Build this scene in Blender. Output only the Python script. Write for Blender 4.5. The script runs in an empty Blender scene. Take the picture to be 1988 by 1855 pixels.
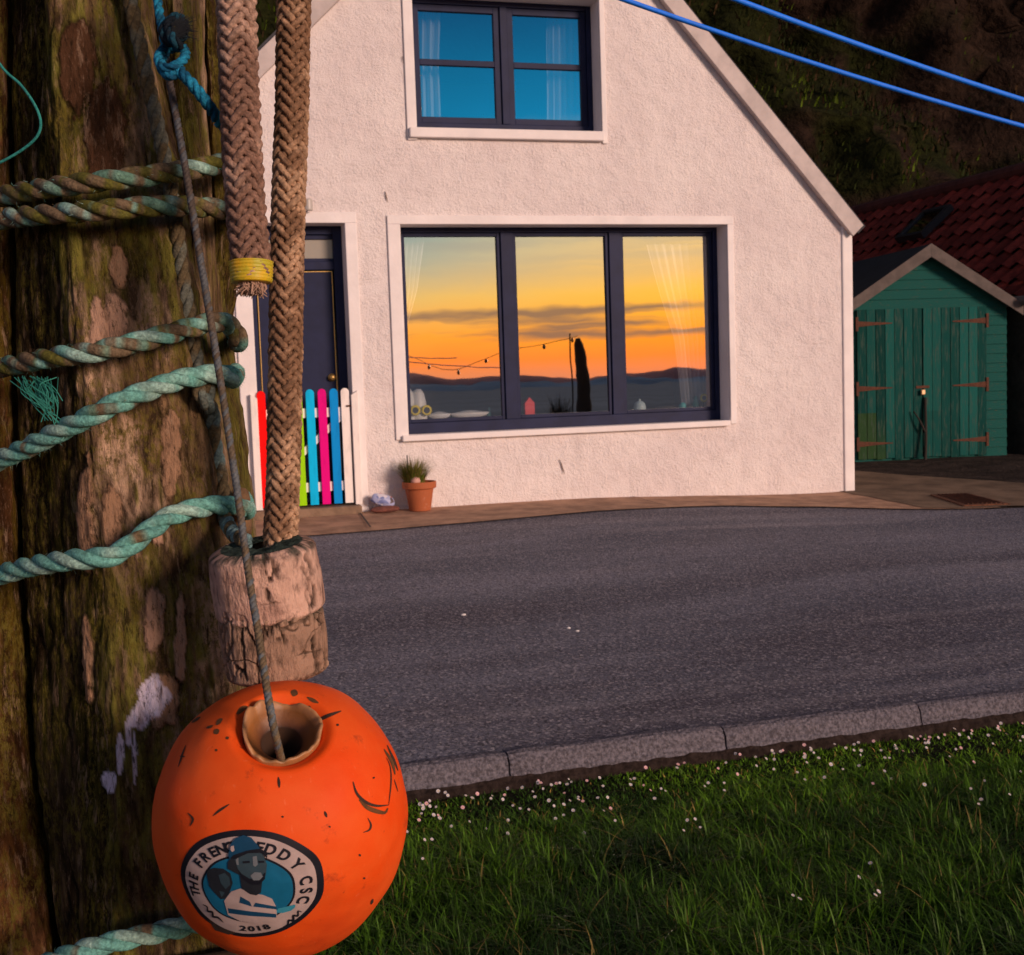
import bpy, bmesh, math, random
import numpy as np
from mathutils import Vector, Matrix, geometry
from mathutils.bvhtree import BVHTree
random.seed(7); rng = np.random.default_rng(11)
scene = bpy.context.scene
R_ = math.radians
# ------------------------------------------------------------------ camera
F, PITCH, YAW, ROLL = 2390.0, R_(4.83), R_(16.0), R_(-1.95)
IW, IH = 1988.0, 1855.0
CAM = np.array([0.0, 0.0, 1.46])
fw = np.array([math.sin(YAW)*math.cos(PITCH), math.cos(YAW)*math.cos(PITCH), -math.sin(PITCH)])
rt0 = np.array([math.cos(YAW), -math.sin(YAW), 0.0]); up0 = np.cross(rt0, fw)
rt = math.cos(ROLL)*rt0 + math.sin(ROLL)*up0
up = -math.sin(ROLL)*rt0 + math.cos(ROLL)*up0
cam_d = bpy.data.cameras.new('camera'); cam = bpy.data.objects.new('camera', cam_d)
scene.collection.objects.link(cam); scene.camera = cam
cam_d.sensor_width = 36.0; cam_d.lens = 36.0*F/IW; cam_d.clip_start = 0.05; cam_d.clip_end = 60000
cam_d.dof.use_dof = True; cam_d.dof.focus_distance = 1.3; cam_d.dof.aperture_fstop = 30.0
cam.matrix_world = Matrix(((rt[0], up[0], -fw[0], CAM[0]), (rt[1], up[1], -fw[1], CAM[1]), (rt[2], up[2], -fw[2], CAM[2]), (0, 0, 0, 1)))
def ray(x, y): return fw + rt*((x-IW/2)/F) + up*((IH/2-y)/F)
def P3(x, y, d): return CAM + ray(x, y)*d
def onplane(x, y, Y=10.5): r = ray(x, y); return CAM + r*(Y/r[1])
def onz(x, y, z): r = ray(x, y); return CAM + r*((z-CAM[2])/r[2])
def proj(p):
    d = np.asarray(p)-CAM; z = d@fw
    return IW/2+F*(d@rt)/z, IH/2-F*(d@up)/z
# ------------------------------------------------------------------ view, world, sun
scene.view_settings.view_transform = 'Standard'; scene.view_settings.look = 'None'
scene.view_settings.gamma = 1.0; scene.view_settings.exposure = 0.42
SUN_EL, SUN_AZ = R_(13), R_(150)      # azimuth clockwise from +Y: behind the camera, to the right
world = bpy.data.worlds.new('World'); scene.world = world; world.use_nodes = True
SUNDIR = Vector((math.sin(SUN_AZ)*math.cos(SUN_EL), math.cos(SUN_AZ)*math.cos(SUN_EL), math.sin(SUN_EL)))
def build_world():
    nt = world.node_tree; N = nt.nodes; L = nt.links; N.clear()
    out = N.new('ShaderNodeOutputWorld'); bg = N.new('ShaderNodeBackground'); L.new(bg.outputs[0], out.inputs[0])
    tc = N.new('ShaderNodeTexCoord'); sep = N.new('ShaderNodeSeparateXYZ'); L.new(tc.outputs['Generated'], sep.inputs[0])
    def ramp(stops):
        r = N.new('ShaderNodeValToRGB'); e = r.color_ramp.elements
        while len(e) > 1: e.remove(e[-1])
        e[0].position = stops[0][0]; e[0].color = (*stops[0][1], 1)
        for p, c in stops[1:]:
            k = e.new(p); k.color = (*c, 1)
        return r
    def math_(op, a, b=None, clamp=False):
        m = N.new('ShaderNodeMath'); m.operation = op; m.use_clamp = clamp
        for i, v in enumerate((a, b)):
            if v is None: continue
            if isinstance(v, (int, float)): m.inputs[i].default_value = v
            else: L.new(v, m.inputs[i])
        return m.outputs[0]
    def mix(f, a, b):
        m = N.new('ShaderNodeMix'); m.data_type = 'RGBA'
        for s, v in ((m.inputs[0], f), (m.inputs[6], a), (m.inputs[7], b)):
            if hasattr(v, 'links'): L.new(v, s)
            else: s.default_value = v if isinstance(v, (int, float)) else (*v, 1)
        return m.outputs[2]
    el = math_('ADD', math_('MULTIPLY', sep.outputs[2], 2.0), 0.1)   # z=-.05->0 ; z=.45->1
    def P(deg): return 2.0*math.sin(R_(deg))+0.1
    # sunset towards the open sea, colours as radiance / 2.2
    near = ramp([(0, (.30, .12, .09)), (P(0.2), (.80, .21, .085)), (P(1.2), (1.0, .23, .03)), (P(2.2), (1.0, .31, .012)),
                 (P(4.0), (.98, .47, .04)), (P(6.2), (.86, .52, .17)), (P(8.5), (.40, .42, .32)), (P(11.5), (.006, .17, .34)),
                 (P(17), (.004, .050, .13)), (1.0, (.06, .09, .16))])
    far = ramp([(0, (.22, .12, .10)), (P(0.2), (.60, .22, .11)), (P(1.2), (.92, .22, .03)), (P(2.4), (.92, .33, .035)),
                (P(4.2), (.74, .45, .13)), (P(6.0), (.40, .40, .28)), (P(8.0), (.15, .26, .28)), (P(11.5), (.005, .14, .27)),
                (P(17), (.004, .042, .11)), (1.0, (.05, .08, .15))])
    land = ramp([(0, (.10, .09, .13)), (P(8), (.13, .10, .15)), (1.0, (.07, .09, .16))])
    for r in (near, far, land): L.new(el, r.inputs[0])
    nrm = N.new('ShaderNodeVectorMath'); nrm.operation = 'DOT_PRODUCT'; L.new(tc.outputs['Generated'], nrm.inputs[0])
    nrm.inputs[1].default_value = (0.62, -0.78, 0)
    azm = N.new('ShaderNodeMapRange'); L.new(nrm.outputs['Value'], azm.inputs[0])
    azm.inputs[1].default_value = 0.885; azm.inputs[2].default_value = 0.975
    azm2 = N.new('ShaderNodeMapRange'); L.new(nrm.outputs['Value'], azm2.inputs[0])
    azm2.inputs[1].default_value = -0.25; azm2.inputs[2].default_value = 0.75
    sea_side = mix(azm.outputs[0], far.outputs[0], near.outputs[0])
    base = mix(azm2.outputs[0], land.outputs[0], sea_side)
    # long flat cloud bars above the horizon
    mp = N.new('ShaderNodeMapping'); mp.inputs[3].default_value = (3.2, 3.2, 52); L.new(tc.outputs['Generated'], mp.inputs[0])
    nz = N.new('ShaderNodeTexNoise'); nz.inputs['Scale'].default_value = 1.7; nz.inputs['Detail'].default_value = 6; nz.inputs['Roughness'].default_value = .55
    L.new(mp.outputs[0], nz.inputs[0])
    th = N.new('ShaderNodeMapRange'); L.new(nz.outputs[0], th.inputs[0]); th.inputs[1].default_value = .38; th.inputs[2].default_value = .56
    def bump(c, w):
        d = math_('ABSOLUTE', math_('SUBTRACT', sep.outputs[2], math.sin(R_(c))))
        return math_('SUBTRACT', 1.0, math_('DIVIDE', d, math.sin(R_(w))), True)
    band = math_('MAXIMUM', bump(2.45, .50), bump(3.15, .50))
    band = math_('MULTIPLY', math_('MULTIPLY', band, 2.0, True), th.outputs[0], True)
    thin = math_('MULTIPLY', math_('MULTIPLY', bump(6.6, 2.4), th.outputs[0]), .50)
    c1 = mix(math_('MULTIPLY', band, .85), base, (.20, .12, .085))
    c2 = mix(thin, c1, (.34, .30, .24))
    sky = N.new('ShaderNodeTexSky'); sky.sky_type = 'NISHITA'; sky.sun_disc = False
    sky.sun_elevation = SUN_EL; sky.sun_rotation = SUN_AZ
    sc = N.new('ShaderNodeVectorMath'); sc.operation = 'SCALE'; tnt = N.new('ShaderNodeVectorMath'); tnt.operation = 'MULTIPLY'; L.new(sky.outputs[0], tnt.inputs[0]); tnt.inputs[1].default_value = (1.25, .95, .90); L.new(tnt.outputs[0], sc.inputs[0]); sc.inputs[3].default_value = SKYK
    # the clear-sky model fills the upper dome, the sunset colours lie below it
    hi = N.new('ShaderNodeMapRange'); L.new(sep.outputs[2], hi.inputs[0]); hi.inputs[1].default_value = .32; hi.inputs[2].default_value = .6
    gs = N.new('ShaderNodeVectorMath'); gs.operation = 'SCALE'; L.new(c2, gs.inputs[0]); gs.inputs[3].default_value = GRADK
    fin = mix(hi.outputs[0], gs.outputs[0], sc.outputs[0])
    L.new(fin, bg.inputs[0]); bg.inputs[1].default_value = 0.1
SKYK, GRADK = 0.42, 20.0
build_world()
sun_d = bpy.data.lights.new('sun', 'SUN'); sun = bpy.data.objects.new('sun', sun_d); scene.collection.objects.link(sun)
sun_d.energy = 2.5; sun_d.angle = R_(14); sun_d.color = (1.0, .70, .56)
sun.rotation_euler = (-SUNDIR).to_track_quat('-Z', 'Y').to_euler()
# ------------------------------------------------------------------ helpers
WL = {}
def tag(o, label=None, cat=None, group=None, kind=None):
    if label: o['label'] = label
    if cat: o['category'] = cat
    if group: o['group'] = group
    if kind: o['kind'] = kind
    return o
def empty(name, loc):
    o = bpy.data.objects.new(name, None); o.empty_display_size = .1; o.location = loc
    scene.collection.objects.link(o); WL[o.name] = np.array(loc, float); return o
def thing(name, loc, label, cat, group=None): return tag(empty(name, tuple(loc)), label, cat, group)
def obj(name, v, f, mat, parent=None, smooth=False, bevel=0, col=None, attrs=None, origin=None, autosm=None):
    v = np.asarray(v, float).reshape(-1, 3)
    if parent is not None: org = WL[parent.name]
    elif origin is not None: org = np.array(origin, float)
    else: org = np.array([v[:, 0].mean(), v[:, 1].mean(), v[:, 2].min()])
    me = bpy.data.meshes.new(name)
    fl = [tuple(int(i) for i in q) for q in f] if not isinstance(f, np.ndarray) else f.tolist()
    me.from_pydata((v-org).tolist(), [], fl)
    me.update()
    if smooth: me.polygons.foreach_set('use_smooth', [True]*len(me.polygons))
    if col is not None:
        a = me.color_attributes.new('Col', 'FLOAT_COLOR', 'POINT')
        c = np.ones((len(v), 4)); c[:, :3] = col; a.data.foreach_set('color', c.ravel())
    mats = mat if isinstance(mat, list) else [mat]
    for m in mats: me.materials.append(m)
    o = bpy.data.objects.new(name, me); scene.collection.objects.link(o)
    if parent is not None: o.parent = parent
    else: o.location = org
    WL[o.name] = org
    if bevel:
        b = o.modifiers.new('bevel', 'BEVEL'); b.width = bevel; b.segments = 2; b.limit_method = 'ANGLE'; b.angle_limit = R_(35)
    return o
class MB:
    def __init__(s): s.v = []; s.f = []; s.c = []
    def add(s, v, f, c=None):
        b = len(s.v); s.v += [tuple(map(float, q)) for q in v]; s.f += [tuple(int(i)+b for i in q) for q in f]
        if c is not None: s.c += [tuple(c)]*len(v) if np.ndim(c) == 1 else [tuple(q) for q in c]
        return s
    def box(s, x0, x1, y0, y1, z0, z1, c=None):
        v = [(x, y, z) for z in (z0, z1) for y in (y0, y1) for x in (x0, x1)]
        return s.add(v, [(0, 2, 3, 1), (4, 5, 7, 6), (0, 1, 5, 4), (2, 6, 7, 3), (0, 4, 6, 2), (1, 3, 7, 5)], c)
    def prism(s, poly, y0, y1, c=None):        # polygon in x,z (counter-clockwise seen from -Y), extruded along y
        n = len(poly); v = [(p[0], y0, p[1]) for p in poly]+[(p[0], y1, p[1]) for p in poly]
        f = [tuple(range(n)), tuple(range(2*n-1, n-1, -1))]+[(i, i+n, (i+1) % n+n, (i+1) % n) for i in range(n)]
        return s.add(v, f, c)
    def tube(s, pts, rad, n=8, caps=True, c=None):
        v, f = tube(pts, rad, n, caps); return s.add(v, f, c)
    def lathe(s, prof, centre, n=32, axis=None, c=None):
        v, f = lathe(prof, centre, n, axis); return s.add(v, f, c)
    def build(s, name, mat, parent=None, **k):
        if s.c: k['col'] = np.array(s.c)
        return obj(name, s.v, s.f, mat, parent, **k)
def frames(P):
    P = np.asarray(P, float); T = np.gradient(P, axis=0); T /= np.linalg.norm(T, axis=1)[:, None]+1e-12
    n0 = np.cross(T[0], [0, 0, 1.]);
    if np.linalg.norm(n0) < .1: n0 = np.cross(T[0], [1., 0, 0])
    Nn = [n0/np.linalg.norm(n0)]
    for i in range(1, len(P)):
        n = Nn[-1]-T[i]*(Nn[-1]@T[i]); Nn.append(n/(np.linalg.norm(n)+1e-12))
    Nn = np.array(Nn); return P, T, Nn, np.cross(T, Nn)
def tube(P, rad, n=8, caps=True):
    P, T, A, B = frames(P); m = len(P); rad = np.broadcast_to(np.asarray(rad, float), (m,))
    a = np.linspace(0, 2*np.pi, n, endpoint=False)
    v = (P[:, None]+rad[:, None, None]*(np.cos(a)[None, :, None]*A[:, None]+np.sin(a)[None, :, None]*B[:, None])).reshape(-1, 3)
    f = [(i*n+j, i*n+(j+1) % n, (i+1)*n+(j+1) % n, (i+1)*n+j) for i in range(m-1) for j in range(n)]
    if caps: f += [tuple(range(n-1, -1, -1)), tuple((m-1)*n+j for j in range(n))]
    return v.tolist(), f
def lathe(prof, centre, n=32, axis=None):
    ax = Vector(axis if axis is not None else (0, 0, 1)).normalized(); q = Vector((0, 0, 1)).rotation_difference(ax)
    v = []; f = []; m = len(prof)
    for r, z in prof:
        for j in range(n):
            a = 2*math.pi*j/n; p = q @ Vector((r*math.cos(a), r*math.sin(a), z)); v.append((p.x+centre[0], p.y+centre[1], p.z+centre[2]))
    f = [(i*n+j, i*n+(j+1) % n, (i+1)*n+(j+1) % n, (i+1)*n+j) for i in range(m-1) for j in range(n)]
    return v, f
def spline(pts, n):
    p = np.asarray(pts, float); d = np.r_[0, np.cumsum(np.linalg.norm(np.diff(p, axis=0), axis=1))]
    q = np.vstack([2*p[0]-p[1], p, 2*p[-1]-p[-2]]); out = []
    for s in np.linspace(0, d[-1], n):
        i = min(np.searchsorted(d, s, side='right')-1, len(p)-2); t = (s-d[i])/max(d[i+1]-d[i], 1e-9)
        a, b, c, e = q[i], q[i+1], q[i+2], q[i+3]
        out.append(.5*((2*b)+(-a+c)*t+(2*a-5*b+4*c-e)*t*t+(-a+3*b-3*c+e)*t**3))
    return np.array(out)
def _h(i, j, k, s):
    n = (i*374761393+j*668265263+k*2147483647+s*1274126177) & 0xffffffff
    n = ((n ^ (n >> 13))*1274126177) & 0xffffffff
    return ((n ^ (n >> 16)) & 0xffff)/65535.0
def vnoise(p, s=0):
    p = np.asarray(p, float); i = np.floor(p).astype(np.int64); t = p-i; t = t*t*(3-2*t); r = 0
    for a in (0, 1):
        for b in (0, 1):
            for c in (0, 1):
                w = (t[..., 0] if a else 1-t[..., 0])*(t[..., 1] if b else 1-t[..., 1])*(t[..., 2] if c else 1-t[..., 2])
                r = r+w*_h(i[..., 0]+a, i[..., 1]+b, i[..., 2]+c, s)
    return r
def fbm(p, o=4, s=0, g=.5):
    p = np.asarray(p, float); r = 0; a = 1; t = 0
    for k in range(o): r = r+a*vnoise(p*2**k, s+k*17); t += a; a *= g
    return r/t
def sst(x, a, b): x = np.clip((x-a)/(b-a), 0, 1); return x*x*(3-2*x)
# ---- materials
def M(name, col, rough=.7, bump=0, bscale=50, var=0, vscale=8, metal=0, spec=.5, use_col=False, detail=6, col2=None, stretch=(1, 1, 1), vdetail=5, coat=0, lo=.38, hi=.62, bdist=1.0, extra=None):
    m = bpy.data.materials.new(name); m.use_nodes = True; nt = m.node_tree; N = nt.nodes; L = nt.links
    b = N['Principled BSDF']; b.inputs['Roughness'].default_value = rough; b.inputs['Metallic'].default_value = metal
    b.inputs['Specular IOR Level'].default_value = spec; b.inputs['Coat Weight'].default_value = coat
    tc = N.new('ShaderNodeTexCoord'); mp = N.new('ShaderNodeMapping'); mp.inputs[3].default_value = stretch; L.new(tc.outputs['Object'], mp.inputs[0])
    if use_col:
        at = N.new('ShaderNodeAttribute'); at.attribute_name = 'Col'; src = at.outputs[0]
    else:
        rg = N.new('ShaderNodeRGB'); rg.outputs[0].default_value = (*col, 1); src = rg.outputs[0]
    if col2 is not None or var:
        nz = N.new('ShaderNodeTexNoise'); nz.inputs['Scale'].default_value = vscale; nz.inputs['Detail'].default_value = vdetail; nz.inputs['Roughness'].default_value = .62
        L.new(mp.outputs[0], nz.inputs[0])
        mr = N.new('ShaderNodeMapRange'); L.new(nz.outputs[0], mr.inputs[0]); mr.inputs[1].default_value = lo; mr.inputs[2].default_value = hi
        mx = N.new('ShaderNodeMix'); mx.data_type = 'RGBA'; L.new(mr.outputs[0], mx.inputs[0]); L.new(src, mx.inputs[6])
        if col2 is not None: mx.inputs[7].default_value = (*col2, 1)
        else:
            mu = N.new('ShaderNodeMix'); mu.data_type = 'RGBA'; mu.blend_type = 'MULTIPLY'; mu.inputs[0].default_value = 1
            L.new(src, mu.inputs[6]); mu.inputs[7].default_value = (1-var, 1-var, 1-var, 1); L.new(mu.outputs[2], mx.inputs[7])
        src = mx.outputs[2]
    L.new(src, b.inputs['Base Color'])
    if bump:
        n2 = N.new('ShaderNodeTexNoise'); n2.inputs['Scale'].default_value = bscale; n2.inputs['Detail'].default_value = detail; n2.inputs['Roughness'].default_value = .6
        L.new(mp.outputs[0], n2.inputs[0]); bm = N.new('ShaderNodeBump'); bm.inputs['Strength'].default_value = bump; bm.inputs['Distance'].default_value = bdist
        L.new(n2.outputs[0], bm.inputs['Height']); L.new(bm.outputs[0], b.inputs['Normal'])
    m['src'] = 1
    return m
def glass(name, refl, tint=(.8, .85, .85), wob=.02, rcol=(1, 1, 1)):
    m = bpy.data.materials.new(name); m.use_nodes = True; nt = m.node_tree; N = nt.nodes; L = nt.links; N.remove(N['Principled BSDF'])
    g = N.new('ShaderNodeBsdfGlossy'); g.inputs['Roughness'].default_value = .012; g.inputs['Color'].default_value = (*rcol, 1)
    t = N.new('ShaderNodeBsdfTransparent'); t.inputs[0].default_value = (*tint, 1)
    x = N.new('ShaderNodeMixShader'); x.inputs[0].default_value = refl
    L.new(t.outputs[0], x.inputs[1]); L.new(g.outputs[0], x.inputs[2]); L.new(x.outputs[0], N['Material Output'].inputs[0])
    tc = N.new('ShaderNodeTexCoord'); nz = N.new('ShaderNodeTexNoise'); nz.inputs['Scale'].default_value = 2.2; nz.inputs['Detail'].default_value = 2
    L.new(tc.outputs['Object'], nz.inputs[0]); bm = N.new('ShaderNodeBump'); bm.inputs['Strength'].default_value = 1; bm.inputs['Distance'].default_value = wob*.02
    L.new(nz.outputs[0], bm.inputs['Height']); L.new(bm.outputs[0], g.inputs['Normal'])
    return m
#MATS
def harling():
    m = M('harling', (.86, .79, .77), .95, 0, spec=.05); nt = m.node_tree; N = nt.nodes; L = nt.links; b = N['Principled BSDF']; tc = N.new('ShaderNodeTexCoord')
    def nz(sc, d, rg_, st=(1, 1, 1)):
        mp = N.new('ShaderNodeMapping'); mp.inputs[3].default_value = st; L.new(tc.outputs['Object'], mp.inputs[0]); t = N.new('ShaderNodeTexNoise'); t.inputs['Scale'].default_value = sc; t.inputs['Detail'].default_value = d; t.inputs['Roughness'].default_value = rg_; L.new(mp.outputs[0], t.inputs[0]); return t.outputs[0]
    def rg(f, lo, hi, a=0, b_=1):
        mr = N.new('ShaderNodeMapRange'); L.new(f, mr.inputs[0]); mr.inputs[1].default_value = lo; mr.inputs[2].default_value = hi; mr.inputs[3].default_value = a; mr.inputs[4].default_value = b_; return mr.outputs[0]
    def mt(op, a, c):
        x = N.new('ShaderNodeMath'); x.operation = op
        for i, q in enumerate((a, c)):
            if hasattr(q, 'links'): L.new(q, x.inputs[i])
            else: x.inputs[i].default_value = q
        return x.outputs[0]
    def mx(f, a, c):
        x = N.new('ShaderNodeMix'); x.data_type = 'RGBA'; L.new(f, x.inputs[0])
        for i, q in ((6, a), (7, c)):
            if hasattr(q, 'links'): L.new(q, x.inputs[i])
            else: x.inputs[i].default_value = (*q, 1)
        return x.outputs[2]
    big = nz(1.1, 5, .6); mid = nz(7, 4, .6); fine = nz(85, 6, .75); grit = nz(44, 4, .6)
    c = mx(rg(big, .38, .62), (.88, .81, .79), (.80, .72, .71)); c = mx(rg(nz(2.5, 6, .7, (1, 1, .22)), .58, .74, 0, .35), c, (.58, .50, .49))
    pits = mt('MULTIPLY', rg(fine, .44, .33), rg(mid, .35, .6, .25, 1)); c = mx(mt('MULTIPLY', pits, .55), c, (.42, .32, .29)); L.new(c, b.inputs['Base Color'])
    h = mt('ADD', mt('MULTIPLY', fine, .75), mt('MULTIPLY', grit, rg(mid, .38, .62, .35, 1.3)))
    bm = N.new('ShaderNodeBump'); bm.inputs['Strength'].default_value = 1; bm.inputs['Distance'].default_value = .0165; L.new(h, bm.inputs['Height']); L.new(bm.outputs[0], b.inputs['Normal']); return m
harl = harling()
trimm = M('trim_paint', (.83, .78, .77), .75, .4, 30, .10, 3, spec=.3, bdist=.006)
navy = M('navy_paint', (.014, .020, .062), .55, .15, 60, .25, 6, bdist=.002, spec=.18)
glassm = glass('window_glass', .43, (.97, .98, .98))
glassu = glass('upper_glass', .50)
fangl = M('frosted_glass', (.30, .28, .24), .25, 0)
brass = M('brass', (.55, .36, .12), .4, metal=.8)
roofm = M('slate', (.05, .05, .06), .8, .5, 40, .4, 10, bdist=.01)
fascia = M('fascia_paint', (.55, .48, .46), .7, .3, 30, .2, 5, bdist=.004)
roomm = M('room_plaster', (.22, .20, .18), .9)
# ------------------------------------------------------------------ cottage
HY = 10.5
def zb(x): return .30-.10*float(sst(np.array(x, float), 2.6, 6.2))
house = thing('cottage', (3.0, HY, .3), 'white harled cottage with a steep gable, navy windows and a navy door', 'cottage')
AP = (3.256, 6.36); EL = (-.50, 2.72); ER = (6.43, 2.70)
GL = lambda x: 3.218+.965*x; GR = lambda x: 2.769-1.099*(x-6.523)
openD = (.82, 1.615, .38, 2.77); openW = (2.09, 5.15, .955, 2.76); openU = (2.27, 3.95, 3.567, 4.72)
def rectp(o): return [(o[0], o[2]), (o[1], o[2]), (o[1], o[3]), (o[0], o[3])]
def wall_mesh():
    mb = MB()
    base = [(x, zb(x)-.06) for x in (-.5, .8, 1.7, 2.6, 3.5, 4.4, 5.3, 6.43)]
    outer = base+[(6.43, GR(6.43)-.09), (AP[0], AP[1]-.16), (-.5, GL(-.5)-.06)]
    polys = [outer]+[rectp(o) for o in (openD, openW, openU)]
    tess = geometry.tessellate_polygon([[Vector((p[0], p[1], 0)) for p in q] for q in polys])
    flat = [p for q in polys for p in q]
    mb.add([(p[0], HY, p[1]) for p in flat], tess)
    for o in (openD, openW, openU):            # reveals, smooth painted
        pass
    bk = HY+7.5
    mb.add([(6.43, HY, zb(6.43)-.06), (6.43, bk, .1), (6.43, bk, ER[1]-.1), (6.43, HY, GR(6.43)-.09)], [(0, 1, 2, 3)])
    mb.add([(-.5, HY, .1), (-.5, bk, .1), (-.5, bk, GL(-.5)-.06), (-.5, HY, GL(-.5)-.06)], [(3, 2, 1, 0)])
    mb.add([(-.5, bk, .1), (6.43, bk, .1), (6.43, bk, ER[1]-.1), (AP[0], bk, AP[1]-.16), (-.5, bk, GL(-.5)-.06)], [(4, 3, 2, 1, 0)])
    return mb
wall_mesh().build('wall', harl, house)
def reveal(o, d=.27, t=.02):
    mb = MB(); x0, x1, z0, z1 = o
    mb.box(x0-.06, x0, HY+.004, HY+d, z0-.05, z1+.05).box(x1, x1+.06, HY+.004, HY+d, z0-.05, z1+.05)
    mb.box(x0, x1, HY+.004, HY+d, z1, z1+.05).box(x0, x1, HY+.004, HY+d, z0-.05, z0)
    return mb
rv = MB()
for o in (openD, openW, openU): q = reveal(o); rv.add(q.v, q.f)
rv.build('window_reveal', trimm, house)
# raised smooth bands round the openings and up the corner
tb = MB(); T0, T1 = HY-.022, HY+.002
def band(o, w, wt, bottom):
    x0, x1, z0, z1 = o; tb.box(x0-w, x0, T0, T1, bottom, z1).box(x1, x1+w*.55, T0, T1, bottom, z1).box(x0-w, x1+w*.55, T0, T1, z1, z1+wt)
band(openW, .112, .075, .92); band(openU, .085, .1, 3.47)
tb.box(.68, .82, T0, T1, .27, 2.77).box(1.615, 1.715, T0, T1, .27, 2.77).box(.68, 1.715, T0, T1, 2.77, 2.86)
tb.build('surround', trimm, house, bevel=.006)
cb = MB(); cb.box(6.345, 6.455, HY-.02, HY+.12, .14, GR(6.40)-.10); cb.build('corner_band', trimm, house, bevel=.012)
# roof slabs, bargeboards
rf = MB(); bk = HY+7.6
def slab(x0, z0, x1, z1, t, y0, y1, up_=0):
    n = np.array([-(z1-z0), x1-x0]); n = n/np.linalg.norm(n);
    if n[1] < 0: n = -n
    a = np.array([x0, z0])+n*up_; b = np.array([x1, z1])+n*up_
    return [tuple(a-n*t), tuple(b-n*t), tuple(b), tuple(a)]
rf.prism(slab(AP[0], AP[1], 6.56, GR(6.56), .10, 0, 0, .02), HY-.05, bk)
rf.prism(slab(-.62, GL(-.62), AP[0], AP[1], .10, 0, 0, .02), HY-.05, bk)
rfo = rf.build('roof', roofm, house)
ch = MB(); ch.box(2.9, 3.6, HY+3, HY+3.6, 6.0, 7.3); ch.build('chimney', harl, rfo)
for nm, q in (('bargeboard', slab(AP[0], AP[1]-.01, 6.535, GR(6.535)-.01, .15, 0, 0)), ('bargeboard', slab(-.6, GL(-.6)-.01, AP[0], AP[1]-.01, .15, 0, 0))):
    MB().prism(q, HY-.085, HY-.052).build(nm, fascia, house, bevel=.004)
sf = MB()
sf.prism(slab(AP[0], AP[1]-.17, 6.44, GR(6.44)-.17, .035, 0, 0), HY-.05, HY-.002); sf.prism(slab(-.5, GL(-.5)-.17, AP[0], AP[1]-.17, .035, 0, 0), HY-.05, HY-.002)
sf.build('soffit', fascia, house)
for L_ in ([(1086, 893), (1090, 902), (1093, 912), (1096, 920)], [(748, 372), (750, 384), (753, 392)], [(781, 110), (783, 124)]):
    MB().tube([onplane(x, y, HY-.012) for x, y in L_], [.003]+[.005]*(len(L_)-2)+[.002], 5).build('crack', M('crack_dirt', (.16, .10, .08), 1), house)
# window units: navy frame, panes, sill
FY = HY+.25
def frame_window(o, mull, trans, fb, gm, name, panes_split, outer=.045, sash=.05):
    x0, x1, z0, z1 = o; mb = MB()
    mb.box(x0, x0+outer, FY-.05, FY+.03, z0, z1).box(x1-outer, x1, FY-.05, FY+.03, z0, z1)
    mb.box(x0+outer, x1-outer, FY-.05, FY+.03, z1-outer, z1).box(x0+outer, x1-outer, FY-.05, FY+.03, z0, z0+fb)
    for a, b in mull: mb.box(a, b, FY-.05, FY+.03, z0+fb, z1-outer)
    edges = [x0+outer]+[e for ab in mull for e in ab]+[x1-outer]
    w = mb.build(name, navy, house, bevel=.004)
    sh = MB()
    for i in range(0, len(edges), 2):
        a, b, c, d = edges[i], edges[i+1], z0+fb, z1-outer; s = sash
        sh.box(a+.002, a+s, FY-.03, FY+.015, c, d).box(b-s, b-.002, FY-.03, FY+.015, c, d).box(a+s, b-s, FY-.03, FY+.015, d-s, d-.002).box(a+s, b-s, FY-.03, FY+.015, c+.002, c+s)
        for t0, t1 in trans: sh.box(a+s, b-s, FY-.028, FY+.013, t0, t1)
        cuts = [c+s]+[e for t in trans for e in t]+[d-s]
        for k in range(0, len(cuts), 2):
            p = MB(); til = .0
            tl = .0042 if name == 'window' and not trans else 0
            p.add([(a+s-.005, FY-.004-tl, cuts[k]-.005), (b-s+.005, FY-.004-tl, cuts[k]-.005), (b-s+.005, FY-.004+tl, cuts[k+1]+.005), (a+s-.005, FY-.004+tl, cuts[k+1]+.005)], [(0, 1, 2, 3)])
            p.build('pane', gm, w)
    sh.build('sash', navy, w, bevel=.003)
    return w
k = (HY+.22)/HY
big = frame_window(openW, [(2.985*k-.01, 3.085*k), (3.985*k, 4.095*k)], [], .095, glassm, 'window', 0, .045, .032)
upw = frame_window(openU, [(3.035*k, 3.10*k)], [(4.10+.06, 4.15+.06)], .095, glassu, 'window', 0, .045, .055)
MB().box(2.03, 5.13, HY-.06, HY+.02, .905, .958).build('sill', trimm, big, bevel=.008)
MB().box(2.20, 3.955, HY-.06, HY+.02, 3.487, 3.570).build('sill', trimm, upw, bevel=.008)
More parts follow.
